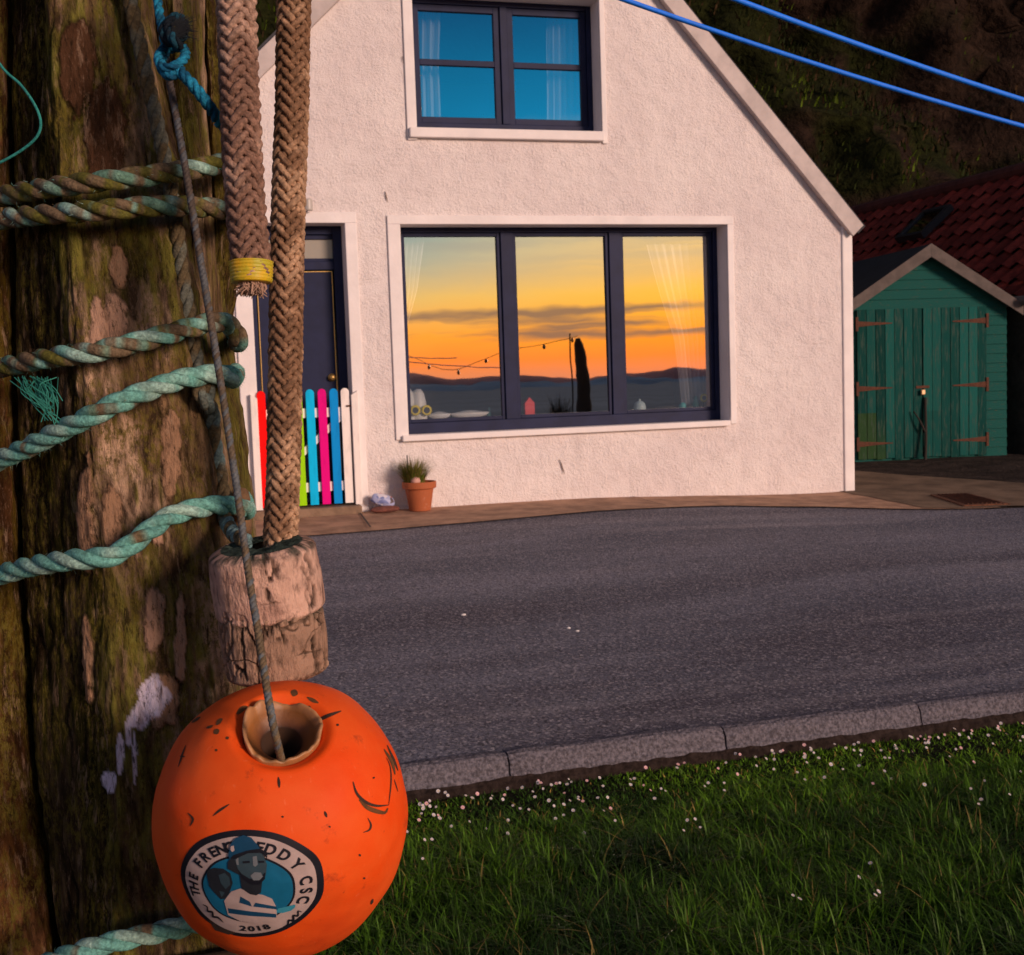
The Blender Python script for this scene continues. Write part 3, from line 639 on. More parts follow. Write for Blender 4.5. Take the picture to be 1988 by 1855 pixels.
# skylight in the near slope
ux, uz = math.cos(R_(40)), math.sin(R_(40))
def roofpt(xp, yp):
    r = ray(xp, yp); nrm = np.array([-uz, 0, ux]); t = ((np.array([XE, 0, ZE])-CAM)@nrm)/(r@nrm); return CAM+r*t
a = roofpt(1747, 478); b_ = roofpt(1815, 432); sy0, sy1 = sorted((a[1], b_[1])); s0 = (a[0]-XE)/ux; s1 = (b_[0]-XE)/ux; print('SKYL', a, b_)
def rp(s, y, h): return (XE+s*ux-uz*h, y, ZE+s*uz+ux*h)
def rbox(mb, s0, s1, y0, y1, h0, h1): mb.add([rp(s, y, h) for h in (h0, h1) for y in (y0, y1) for s in (s0, s1)], [(0, 2, 3, 1), (4, 5, 7, 6), (0, 1, 5, 4), (2, 6, 7, 3), (0, 4, 6, 2), (1, 3, 7, 5)])
q0 = roofpt(1747, 478); q1 = roofpt(1795, 472); q2 = roofpt(1770, 440)
yy0, yy1 = sorted((q0[1], q1[1])); ss0, ss1 = (q0[0]-XE)/ux, (q2[0]-XE)/ux
ss0, ss1 = min(ss0, ss1), max(ss0, ss1); ss1 = ss0+min(max(ss1-ss0, .7), 1.3); yy1 = yy0+min(max(yy1-yy0, .6), 1.2)
mb = MB(); rbox(mb, ss0, ss0+.07, yy0, yy1, .05, .16); rbox(mb, ss1-.07, ss1, yy0, yy1, .05, .16); rbox(mb, ss0+.07, ss1-.07, yy0, yy0+.07, .05, .16); rbox(mb, ss0+.07, ss1-.07, yy1-.07, yy1, .05, .16)
sk = mb.build('skylight', M('skylight_frame', (.02, .02, .025), .5), barn)
mb = MB(); rbox(mb, ss0+.07, ss1-.07, yy0+.07, yy1-.07, .10, .13); mb.build('pane', glass('sky_glass', .35, (.2, .2, .22)), sk)
# rusty drain grating by the road edge
gc = onz(1882, 976, .17); dg = thing('drain_cover', gc+np.array([0, 0, .02]), 'flat rusty drain cover at the road edge in front of the yard', 'drain cover')
gz = lambda x, y: float(ground_z(x, y))
p = [onz(1806, 966, .19), onz(1880, 963, .19), onz(1962, 981, .18), onz(1870, 985, .18)]
vv = [(q[0], q[1], gz(q[0], q[1])+.012) for q in p]; zz = [(q[0], q[1], gz(q[0], q[1])+.028) for q in p]
obj('grating', vv+zz, [(3, 2, 1, 0), (4, 5, 6, 7), (0, 1, 5, 4), (1, 2, 6, 5), (2, 3, 7, 6), (3, 0, 4, 7)], M('rusty_iron', (.17, .06, .025), .9, 1, 35, .5, 20, bdist=.02), dg, bevel=.003)
ct = sum(np.array(q) for q in zz)/4; mb = MB()
for i in range(1, 9):
    t = i/9; a = np.array(zz[0])*(1-t)+np.array(zz[1])*t; b_ = np.array(zz[3])*(1-t)+np.array(zz[2])*t; a = a+(ct-a)*.12; b_ = b_+(ct-b_)*.12
    mb.tube([a+np.array([0, 0, .004]), b_+np.array([0, 0, .004])], .007, 5)
mb.build('bar', rust, dg)
# ------------------------------------------------------------------ posts in the foreground
ROWS = np.array([-420, 0, 200, 330, 500, 640, 800, 1000, 1200, 1320, 1500, 1700, 1855, 2000], float)
def timber(name, Lx, Cx, Rx, dl_, dc, dr_, back, label, group, seed=0, light=1.0, nseg=420, ground=True, cat='timber post', grooves=.0024, zend=None, patches=(), tint=(1, 1, 1), shade_or_alg=None):
    """corner columns given along the height; a solid squared timber with rounded arrises"""
    ys = np.linspace(ROWS[0], ROWS[-1], nseg); lines = []
    for xs, d in ((Lx, dl_), (Cx, dc), (Rx, dr_)):
        x = np.interp(ys, ROWS, xs); x = np.convolve(np.pad(x, 12, 'edge'), np.ones(25)/25, 'valid'); lines.append(np.array([P3(a, b, d) for a, b in zip(x, ys)]))
    L_, C_, R3 = lines
    if ground:
        ext = 60; z0 = L_[-1][2]; 
        def grow(A):
            dv = (A[-1]-A[-60]); dv = dv/abs(dv[2])*np.array([.25, .25, 1]); s = (A[-1][2]+.18)/ext
            return np.vstack([A]+[A[-1]+dv*s*(k+1) for k in range(ext)])
        L_, C_, R3 = grow(L_), grow(C_), grow(R3)
    bd = np.array([math.sin(YAW), math.cos(YAW), 0])*back
    BL, BR = L_+bd*.9, R3+bd
    ring = [L_, C_, R3, BR, BL]; ncol = 150; dens = [.30, .36, .14, .1, .1]
    cols = []
    seg = [(L_, C_, int(ncol*.36)), (C_, R3, int(ncol*.44)), (R3, BR, int(ncol*.10)), (BR, BL, 6), (BL, L_, int(ncol*.08))]
    for a, b, k in seg:
        for t in np.arange(k)/k: cols.append(a*(1-t)+b*t)
    G = np.stack(cols, 1); nr, nc = G.shape[:2]
    # round the arrises
    for _ in range(5): G = .5*G+.25*np.roll(G, 1, 1)+.25*np.roll(G, -1, 1)
    tan = np.roll(G, -1, 1)-np.roll(G, 1, 1); nrm = np.cross(tan, np.array([0, 0, 1.])); nrm /= np.linalg.norm(nrm, axis=2)[..., None]+1e-9
    ctr = G.mean(1, keepdims=True); sgn = np.sign(((G-ctr)*nrm).sum(2))[..., None]; sgn[sgn == 0] = 1; nrm = nrm*np.sign(sgn.mean())
    q = G*np.array([1, 1, .24]); so = seed*13
    groove = np.abs(fbm(q*62, 4, 3+so)-.5)*2; knots = fbm(G*np.array([16, 16, 8]), 4, 9+so)
    fine = fbm(G*np.array([210, 210, 45.]), 3, 4+so)
    disp = -(1-sst(groove, .02, .24))*grooves+(knots-.5)*.007+(fine-.5)*.0026
    # colour
    X, Y = proj(G.reshape(-1, 3)) if False else (None, None)
    d = G-CAM; zf = d@fw; PX_ = IW/2+F*(d@rt)/zf; PY_ = IH/2-F*(d@up)/zf
    pale = np.array([.43, .285, .19]); moss = np.array([.115, .105, .022]); dark = np.array([.030, .018, .010]); brown = np.array([.185, .115, .062]); clean = np.zeros(G.shape[:2])
    n1 = fbm(G*np.array([26, 26, 6.5]), 5, 31+so); n2 = fbm(G*np.array([55, 55, 14]), 5, 57+so); n3 = fbm(G*np.array([150, 150, 26]), 4, 71+so)
    w1 = sst(n1*.6+n2*.4, .50, .60)[..., None]; C = brown*(1-w1)+pale*w1
    w2 = sst(fbm(G*np.array([18, 18, 7]), 5, 91+so)*.55+n3*.45, .46, .56)[..., None]; C = C*(1-w2)+moss*w2
    w3 = (1-sst(groove, .03, .22))[..., None]; C = C*(1-.7*w3)+dark*.7*w3
    C = C*(.45+1.1*sst(n3, .3, .7)[..., None])
    if shade_or_alg is not None:
        xc = np.interp(PY_, ROWS, Cx)-shade_or_alg; wd = (1-sst(PX_+(n2-.5)*70, xc-14, xc+10))[..., None]; C = C*(1-wd)+(C*np.array([.17, .18, .15]))*wd  # painted shade: the face left of the corner is darkened in vertex colour
    for (cx, cy, rx, ry, kind, sd) in patches:
        e = ((PX_-cx)/rx)**2+((PY_-cy)/ry)**2; e = e+(fbm(np.stack([PX_/18., PY_/26., PX_*0], -1), 4, sd)-.5)*1.5
        w = (1-sst(e, .80, .98))[..., None]; rim = (sst(e, .70, .86)*(1-sst(e, .98, 1.1)))[..., None]
        tcol = {'bare': np.array([.42, .26, .18]), 'dark': np.array([.020, .012, .008]), 'tan': np.array([.34, .20, .12]), 'white': np.array([.66, .60, .74]), 'bark': np.array([.070, .034, .018])}[kind]
        if kind == 'white':
            w = w*sst(n3+fine*.6, .55, .72)[..., None]*1.0
        clean = np.maximum(clean, w[..., 0]*(0.0 if kind in ('dark',) else 1.0)); tex = (.62+.76*n3[..., None]); C = C*(1-w)+tcol*tex*w
        if kind in ('bare', 'tan', 'bark'): disp = disp+(w[..., 0]*.0025)-rim[..., 0]*.0015; C = C*(1-.5*rim)
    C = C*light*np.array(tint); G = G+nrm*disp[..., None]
    f = [(i*nc+j, i*nc+(j+1) % nc, (i+1)*nc+(j+1) % nc, (i+1)*nc+j) for i in range(nr-1) for j in range(nc)]+[tuple(range(nc-1, -1, -1)), tuple((nr-1)*nc+j for j in range(nc))]
    o = obj(name, G.reshape(-1, 3), f, woodm, smooth=True, col=np.clip(C, 0, 1).reshape(-1, 3)); at = o.data.attributes.new('Clean', 'FLOAT', 'POINT'); at.data.foreach_set('value', clean.ravel().astype(np.float32)); return tag(o, label, cat, group)
def wood_mat():
    m = M('weathered_wood', (1, 1, 1), 1, .9, 330, 0, 160, use_col=True, stretch=(1, 1, .35), spec=.03, bdist=.0055, detail=9); nt = m.node_tree; N = nt.nodes; L = nt.links; b = N['Principled BSDF']
    src = b.inputs['Base Color'].links[0].from_socket; tc = N.new('ShaderNodeTexCoord')
    def nz(sc, st, d, rg_):
        mp = N.new('ShaderNodeMapping'); mp.inputs[3].default_value = st; L.new(tc.outputs['Object'], mp.inputs[0]); t = N.new('ShaderNodeTexNoise'); t.inputs['Scale'].default_value = sc; t.inputs['Detail'].default_value = d; t.inputs['Roughness'].default_value = rg_; L.new(mp.outputs[0], t.inputs[0]); return t.outputs[0]
    def rng_(f, lo, hi, a=0, b_=1):
        mr = N.new('ShaderNodeMapRange'); L.new(f, mr.inputs[0]); mr.inputs[1].default_value = lo; mr.inputs[2].default_value = hi; mr.inputs[3].default_value = a; mr.inputs[4].default_value = b_; return mr.outputs[0]
    def mul(a, b_):
        x = N.new('ShaderNodeMath'); x.operation = 'MULTIPLY'; L.new(a, x.inputs[0]); L.new(b_, x.inputs[1]); return x.outputs[0]
    def mx(f, a, c, mode='MIX'):
        x = N.new('ShaderNodeMix'); x.data_type = 'RGBA'; x.blend_type = mode
        if hasattr(f, 'links'): L.new(f, x.inputs[0])
        else: x.inputs[0].default_value = f
        L.new(a, x.inputs[6])
        if hasattr(c, 'links'): L.new(c, x.inputs[7])
        else: x.inputs[7].default_value = (*c, 1)
        return x.outputs[2]
    mk = N.new('ShaderNodeAttribute'); mk.attribute_name = 'Clean'
    inv_ = N.new('ShaderNodeMath'); inv_.operation = 'SUBTRACT'; inv_.inputs[0].default_value = 1; L.new(mk.outputs['Fac'], inv_.inputs[1])
    moss_f = mul(mul(rng_(nz(34, (1, 1, .5), 5, .6), .41, .57), rng_(nz(190, (1, 1, .55), 8, .8), .45, .56, 0, .9)), inv_.outputs[0])
    c = mx(moss_f, src, (.135, .108, .020))
    c = mx(rng_(nz(230, (1, 1, .30), 9, .85), .49, .38, 0, .85), c, (.022, .013, .007))
    c = mx(rng_(nz(520, (1, 1, .3), 4, .8), .56, .68, 0, .22), c, (.36, .22, .15))
    c = mx(rng_(nz(95, (1, 1, .22), 8, .75), .55, .66, 0, .5), c, (.40, .27, .18)); c = mx(rng_(nz(110, (1, 1, .16), 8, .75), .40, .34, 0, .85), c, (.016, .010, .006))
    L.new(c, b.inputs['Base Color']); return m
woodm = wood_mat()
PG = 'weathered timbers bound together with rope'
Lm = [12, 20, 20, 20, 22, 24, 28, 34, 42, 52, 66, 92, 110, 120]
Cm = [88, 100, 106, 112, 130, 146, 165, 185, 205, 215, 222, 224, 220, 216]
Rm = [250, 262, 300, 332, 350, 368, 392, 418, 436, 448, 470, 500, 520, 530]
pat = [(205, 250, 42, 110, 'bark', 3), (150, 130, 38, 90, 'bark', 5), (232, 520, 20, 45, 'tan', 6), (226, 625, 26, 62, 'bare', 8), (190, 640, 16, 70, 'bare', 18), (215, 1010, 22, 74, 'tan', 9), (300, 1205, 23, 62, 'bare', 11), (305, 1045, 14, 18, 'bare', 12),
       (312, 1362, 38, 58, 'tan', 26), (296, 1352, 32, 42, 'white', 14), (272, 1392, 22, 30, 'white', 19), (232, 1470, 9, 46, 'white', 15), (250, 1425, 8, 34, 'white', 17), (262, 1468, 4, 55, 'white', 16), (208, 1520, 14, 22, 'white', 20), (330, 880, 22, 80, 'tan', 27), (350, 1250, 12, 90, 'bare', 28), (165, 1000, 16, 120, 'tan', 29), (170, 1280, 12, 90, 'tan', 30)]
timber('timber_post', Lm, Cm, Rm, 1.10, 1.03, 1.065, .20, 'thick squared mossy timber post carrying the rope turns, widest of the bundle', PG, 1, patches=pat, shade_or_alg=14)
# narrow batten beyond its right edge, and a rounder dark pole further right
Ls = [262, 276, 306, 334, 350, 368, 392, 418, 434, 446, 466, 496, 520, 530]
Rs = [362, 372, 380, 388, 396, 402, 410, 424, 438, 449, 470, 500, 520, 530]
Cs = [(a*.4+b*.6) for a, b in zip(Ls, Rs)]
timber('timber_batten', Ls, Cs, Rs, 1.13, 1.115, 1.125, .10, 'slim pale batten squeezed between the thick post and the dark pole', PG, 4, grooves=.002)
Lp = [352, 366, 376, 384, 388, 392, 400, 408, 414, 420, 430, 440, 450, 460]
Rp = [436, 440, 446, 452, 450, 424, 408, 412, 420, 426, 434, 444, 452, 462]
Cp = [(a+b)/2 for a, b in zip(Lp, Rp)]
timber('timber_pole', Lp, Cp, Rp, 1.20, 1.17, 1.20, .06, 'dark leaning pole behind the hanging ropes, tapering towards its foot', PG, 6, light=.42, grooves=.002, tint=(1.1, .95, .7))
Ll = [-300, -300, -300, -300, -300, -300, -300, -300, -300, -300, -300, -300, -300, -300]
Rl = [4, 8, 10, 12, 14, 16, 20, 25, 33, 44, 56, 82, 98, 104]
Cl = [-90]*14
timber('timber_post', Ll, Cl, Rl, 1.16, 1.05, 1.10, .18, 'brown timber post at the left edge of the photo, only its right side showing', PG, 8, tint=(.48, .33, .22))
# crosspiece low down behind the buoy
mbx = MB(); a = P3(200, 1915, 1.02); b_ = P3(520, 1862, 1.035); mbx.tube(spline([a-(b_-a)*.6, a, (a+b_)/2, b_], 40), .0125, 10)
o = mbx.build('crosspiece', M('cross_wood', (.06, .032, .012), .9, .8, 60, .5, 40, bdist=.004, stretch=(.3, 1, 1)), smooth=True); tag(o, 'round brown crosspiece low on the post, half hidden by the orange buoy', 'crosspiece')
# driftwood stub held by the lowest rope turn
mbx = MB(); v, f = lathe([(0, 0), (.0075, .001), (.0085, .01), (.0082, .034), (.007, .041), (.004, .044), (0, .045)], (0, 0, 0), 16)
c0 = P3(472, 1042, 1.12); v = np.array(v)*np.array([1.0, 1, 1])+c0
o = obj('wood_peg', v, f, M('peg_wood', (.20, .11, .05), .9, .8, 90, .5, 60, bdist=.003), smooth=True); tag(o, 'rounded brown wooden peg sticking up behind the lowest full rope turn', 'peg')
# ------------------------------------------------------------------ ropes
def laid(center, r, pitch, ns=3, nseg=None, colf=None, fuzz=0, seed=0, samp=9, kk=(.56, .48)):
    """twisted rope: ns strands wound round the centre line"""
    P, T, A, B = frames(center); s = np.r_[0, np.cumsum(np.linalg.norm(np.diff(P, axis=0), axis=1))]
    mb_v = []; mb_f = []; mb_c = []; rs = r*kk[0]; ro = r*kk[1]; base = 0
    for k in range(ns):
        ph = 2*np.pi*(s/pitch+k/ns); Q = P+ro*(np.cos(ph)[:, None]*A+np.sin(ph)[:, None]*B)
        v, f = tube(Q, rs*(1+.08*(fbm(np.stack([s*60, s*0+k, s*0], -1), 3, seed+k)-.5)*2), samp, True)
        mb_f += [tuple(i+base for i in q) for q in f]; base += len(v); mb_v.append(np.array(v))
        c = np.array(colf(s, k)) if colf else np.tile((.3, .3, .3), (len(s), 1)); c = np.repeat(c, samp, 0)
        vv = np.array(v); nn = fbm(vv*np.array([330, 330, 330]), 3, seed+5); c = c*(.55+.9*nn[:, None]); mb_c.append(c)
    V = np.concatenate(mb_v); C = np.concatenate(mb_c)
    if fuzz:
        rg = np.random.default_rng(seed+99); ii = rg.integers(2, len(P)-2, fuzz); an = rg.uniform(0, 2*np.pi, fuzz)
        rad = np.cos(an)[:, None]*A[ii]+np.sin(an)[:, None]*B[ii]; L_ = rg.uniform(.1, .55, fuzz)[:, None]*r
        p0 = P[ii]+rad*r*.88; tv = T[ii]*rg.choice([-1, 1], fuzz)[:, None]; p1 = p0+(rad*.8+tv*rg.uniform(.3, 1.3, fuzz)[:, None]+np.array([0, 0, -.25]))*L_
        w = np.cross(rad, tv)*.00022; fv = np.stack([p0-w, p0+w, p1], 1).reshape(-1, 3); ff = [(base+3*i, base+3*i+1, base+3*i+2) for i in range(fuzz)]
        cc = C[rg.integers(0, len(C), fuzz)]; V = np.vstack([V, fv]); mb_f += ff; C = np.vstack([C, np.repeat(cc, 3, 0)])
    return V, mb_f, np.clip(C, 0, 1)
fib = M('rope_fibre', (1, 1, 1), .85, .9, 420, .45, 380, use_col=True, spec=.2, bdist=.0016, stretch=(1, 1, 1))
def rd(x): return float(np.interp(x, [-80, 0, 60, 150, 230, 300, 430, 470], [1.10, 1.055, 1.030, 1.000, 1.004, 1.018, 1.060, 1.115]))
turns = [[(-70, 398), (0, 382), (90, 366), (200, 352), (300, 340), (380, 328), (440, 317), (462, 320)],
         [(-70, 436), (0, 426), (80, 418), (200, 408), (300, 401), (380, 402), (440, 410), (464, 420)],
         [(-70, 730), (0, 714), (100, 695), (200, 680), (300, 656), (380, 634), (425, 626), (450, 636), (462, 665)],
         [(-70, 926), (0, 893), (60, 866), (120, 836), (180, 806), (240, 778), (300, 754), (360, 735), (430, 727), (452, 735)],
         [(-70, 1128), (0, 1116), (60, 1100), (140, 1087), (200, 1083), (240, 1068), (280, 1038), (330, 1003), (390, 986), (440, 982), (478, 992)],
         [(-60, 1930), (60, 1884), (130, 1856), (220, 1829), (300, 1812), (380, 1794), (440, 1784), (480, 1788)]]
tealc = np.array([.17, .46, .40]); tealp = np.array([.36, .58, .50]); brownc = np.array([.19, .135, .080]); mossc = np.array([.13, .125, .022])
cpts = []; tid = []
for ti, t in enumerate(turns):
    for (x, y) in t: cpts.append(P3(x, y, rd(x)-.004-(.006 if ti in (3, 4) and 150 < x < 300 else 0))); tid.append(ti)
    if ti < len(turns)-1:
        xn, yn = turns[ti+1][0]
        for x, d in ((430, 1.30), (200, 1.36), (-60, 1.34), (-150, 1.2)):
            w = (430-x)/580; cpts.append(P3(x, y*(1-w)+yn*w, d)); tid.append(ti+.5)
cl = spline(cpts, 2600); tt = np.array(tid)
dd = np.r_[0, np.cumsum(np.linalg.norm(np.diff(np.array(cpts), axis=0), axis=1))]
def rcol(s, k):
    tv = np.interp(s, dd, tt); n = fbm(np.stack([s*45, 0*s+k*3, 0*s], -1), 4, 7); n2 = fbm(np.stack([s*140, 0*s+k*5, 0*s], -1), 3, 17)
    fresh = np.interp(tv, [0, 1.2, 1.9, 2.4, 3, 5], [.0, .05, .25, .45, 1, 1])
    th = .62-fresh*.28 if True else 0
    thk = th+(0 if k == 0 else .10*(1-fresh)+.0); w = sst(n*.6+n2*.4, thk-.10, thk+.04)[:, None]
    base = brownc*(1-sst(n2, .4, .6))[:, None]+mossc*sst(n2, .4, .6)[:, None]; tc_ = tealc*(1-sst(n, .5, .7))[:, None]+tealp*sst(n, .5, .7)[:, None]
    if k == 0: w = np.maximum(w, .55*sst(n2, .35, .5)[:, None])
    return base*(1-w)+tc_*w
V, Fc, C = laid(cl, .0088, .066, colf=rcol, fuzz=5200, seed=3)
C = C
o = obj('wound_rope', V, Fc, fib, smooth=True, col=C); tag(o, 'teal three strand rope wound in six turns round the timbers', 'rope')
# moss hanging on the top turns: slightly darker underside comes from the light
# old vertical rope tucked under the turns, knotted, ending by the floats
vp = [(240, -60, 1.045), (252, 0, 1.045), (285, 150, 1.05), (318, 300, 1.052), (340, 420, 1.062), (352, 520, 1.068), (372, 640, 1.075), (388, 730, 1.07), (404, 770, 1.062), (398, 740, 1.052), (386, 758, 1.05), (400, 782, 1.055), (412, 800, 1.075), (416, 850, 1.085), (424, 900, 1.09), (432, 950, 1.09), (436, 1000, 1.075), (452, 1035, 1.03), (478, 1052, .985)]
def vcol(s, k):
    n = fbm(np.stack([s*50, 0*s+k*3, 0*s], -1), 4, 27); w = sst(n, .40, .62)[:, None]*np.interp(s, [0, s[-1]*.55, s[-1]*.75, s[-1]], [.15, .2, .5, .7])[:, None]
    return np.array([.14, .105, .055])*(1-w)+np.array([.20, .40, .44])*w
V, Fc, C = laid(spline([P3(*q) for q in vp], 800), .0064, .040, colf=vcol, fuzz=900, seed=13)
o = obj('old_rope', V, Fc, fib, smooth=True, col=C); tag(o, 'old grey green rope running down the post under the teal turns', 'rope')
# frayed tuft and thin twine on the left
mbx = MB(); rg = np.random.default_rng(5)
for i in range(46):
    s0 = np.array([rg.normal(72, 22), 734+rg.uniform(-4, 6)]); e0 = np.array([rg.normal(98, 11), rg.uniform(770, 826)]); m0 = (s0+e0)/2+rg.uniform(-22, 20, 2)*np.array([1, .4])
    mbx.tube(spline([P3(s0[0], s0[1], 1.02), P3(m0[0], m0[1], 1.005), P3(e0[0], e0[1], 1.0)], 8), .00042, 3, False)
o = mbx.build('frayed_tuft', M('frayed_fibre', (.02, .20, .15), .7)); tag(o, 'frayed green fibres hanging between two rope turns at the left', 'frayed rope')
mbx = MB(); mbx.tube(spline([P3(-40, 60, 1.0), P3(5, 132, .99), P3(40, 165, .985), P3(68, 205, .98), P3(79, 238, .98), P3(72, 265, .98), P3(45, 290, .985), P3(0, 316, .99), P3(-50, 336, .995)], 80), .00115, 7)
o = mbx.build('twine', M('teal_twine', (.02, .30, .26), .6, .4, 300, .3, 90), smooth=True); tag(o, 'thin loop of teal twine in front of the post near the left edge', 'twine')
# ---- plaited hanging ropes
def plait(center, r, pitch, ns, seed, c1, c2, fuzz=0):
    P, T, A, B = frames(center); s = np.r_[0, np.cumsum(np.linalg.norm(np.diff(P, axis=0), axis=1))]; v_all = []; f_all = []; c_all = []; base = 0
    for sg in (1, -1):
        for k in range(ns):
            ph = sg*2*np.pi*s/pitch+2*np.pi*k/ns
            over = sg*np.sin(np.pi*k+sg*np.pi*ns*s/pitch+np.pi/4)      # two over, two under: columns of chevrons
            over = np.tanh(2.2*over)
            rr_ = r*(.84+.095*over); Q = P+rr_[:, None]*(np.cos(ph)[:, None]*A+np.sin(ph)[:, None]*B)
            v, f = tube(Q, r*.215*(1+.35*(vnoise(np.stack([s*220, 0*s+k, 0*s+sg], -1), seed)-.5)), 7, True)
            v = np.array(v); v_all.append(v); f_all += [tuple(i+base for i in q) for q in f]; base += len(v)
            n = fbm(v*260, 3, seed)[:, None]; m_ = fbm(v*34, 3, seed+3)[:, None]; c_all.append((c1*(1-sst(m_, .42, .6))+c2*sst(m_, .42, .6))*(.5+n))
    v, f = tube(P, r*.80, 14, True); v = np.array(v); v_all.append(v); f_all += [tuple(i+base for i in q) for q in f]; base += len(v); c_all.append(np.tile(c1*.35, (len(v), 1)))
    V = np.concatenate(v_all); C = np.concatenate(c_all)
    if fuzz:
        rg = np.random.default_rng(seed); ii = rg.integers(1, len(P)-1, fuzz); an = rg.uniform(0, 2*np.pi, fuzz); rad = np.cos(an)[:, None]*A[ii]+np.sin(an)[:, None]*B[ii]
        p0 = P[ii]+rad*r*.98; tv = T[ii]*rg.choice([-1, 1], fuzz)[:, None]; p1 = p0+(rad*rg.uniform(.3, 1.2, fuzz)[:, None]+tv)*rg.uniform(.08, .26, fuzz)[:, None]*r
        w = np.cross(rad, tv)*.00014; V = np.vstack([V, np.stack([p0-w, p0+w, p1], 1).reshape(-1, 3)]); f_all += [(base+3*i, base+3*i+1, base+3*i+2) for i in range(fuzz)]; C = np.vstack([C, np.tile(c2*1.15, (3*fuzz, 1))])
    return V, f_all, np.clip(C, 0, 1)
hp1 = thing('hanging_rope', P3(490, 520, .93), 'thick plaited rope hanging free with yellow tape round its cut end', 'rope', 'thick plaited hanging ropes')
cl1 = spline([P3(452, -260, .95), P3(459, 0, .95), P3(466, 200, .945), P3(476, 380, .94), P3(487, 508, .935), P3(488.5, 545, .935)], 1000)
V, Fc, C = plait(cl1, .0138, .082, 8, 41, np.array([.27, .155, .11]), np.array([.48, .31, .23]), 2600); obj('plait', V, Fc, fib, hp1, smooth=True, col=C)
tp = spline([P3(487.6, 508, .935), P3(488.6, 550, .935)], 24); rr_ = .0166+.0004*np.sin(np.arange(24)*1.7)-.0010*np.linspace(0, 1, 24); rr_[0] = .0157; rr_[-1] = .0140
MB().tube(tp, rr_, 28).build('yellow_tape', M('yellow_tape', (.72, .42, .008), .45, .4, 120, .25, 60, col2=(.42, .38, .02), bdist=.002), hp1, smooth=True)
mbx = MB()
for i in range(260):
    a = rg.uniform(0, 6.28); q = math.sqrt(rg.random())*.0095; st = P3(488.6, 546, .935)+rt*math.cos(a)*q+fw*math.sin(a)*q; L_ = rg.uniform(.004, .012)
    mbx.tube([st, st-up*L_*.6+rt*rg.normal(0, .001)+fw*rg.normal(0, .001), st-up*L_+rt*rg.normal(0, .003)+fw*rg.normal(0, .002)], [.0007, .0006, .0004], 4, False)
mbx.build('frayed_end', M('tuft', (.38, .24, .17), .9), hp1)
hp2 = thing('hanging_rope', P3(545, 1060, 1.0), 'thick plaited rope running down into the stacked cork floats', 'rope', 'thick plaited hanging ropes')
cl2 = spline([P3(586, -260, 1.0), P3(571, 0, 1.0), P3(567, 200, 1.0), P3(560, 400, 1.0), P3(554, 700, 1.0), P3(552, 850, 1.0), P3(547, 1000, 1.0), P3(541, 1110, 1.0), P3(538, 1310, 1.0)], 1500)
V, Fc, C = plait(cl2, .0126, .078, 8, 61, np.array([.27, .15, .085]), np.array([.54, .34, .21]), 4200); obj('plait', V, Fc, fib, hp2, smooth=True, col=C)
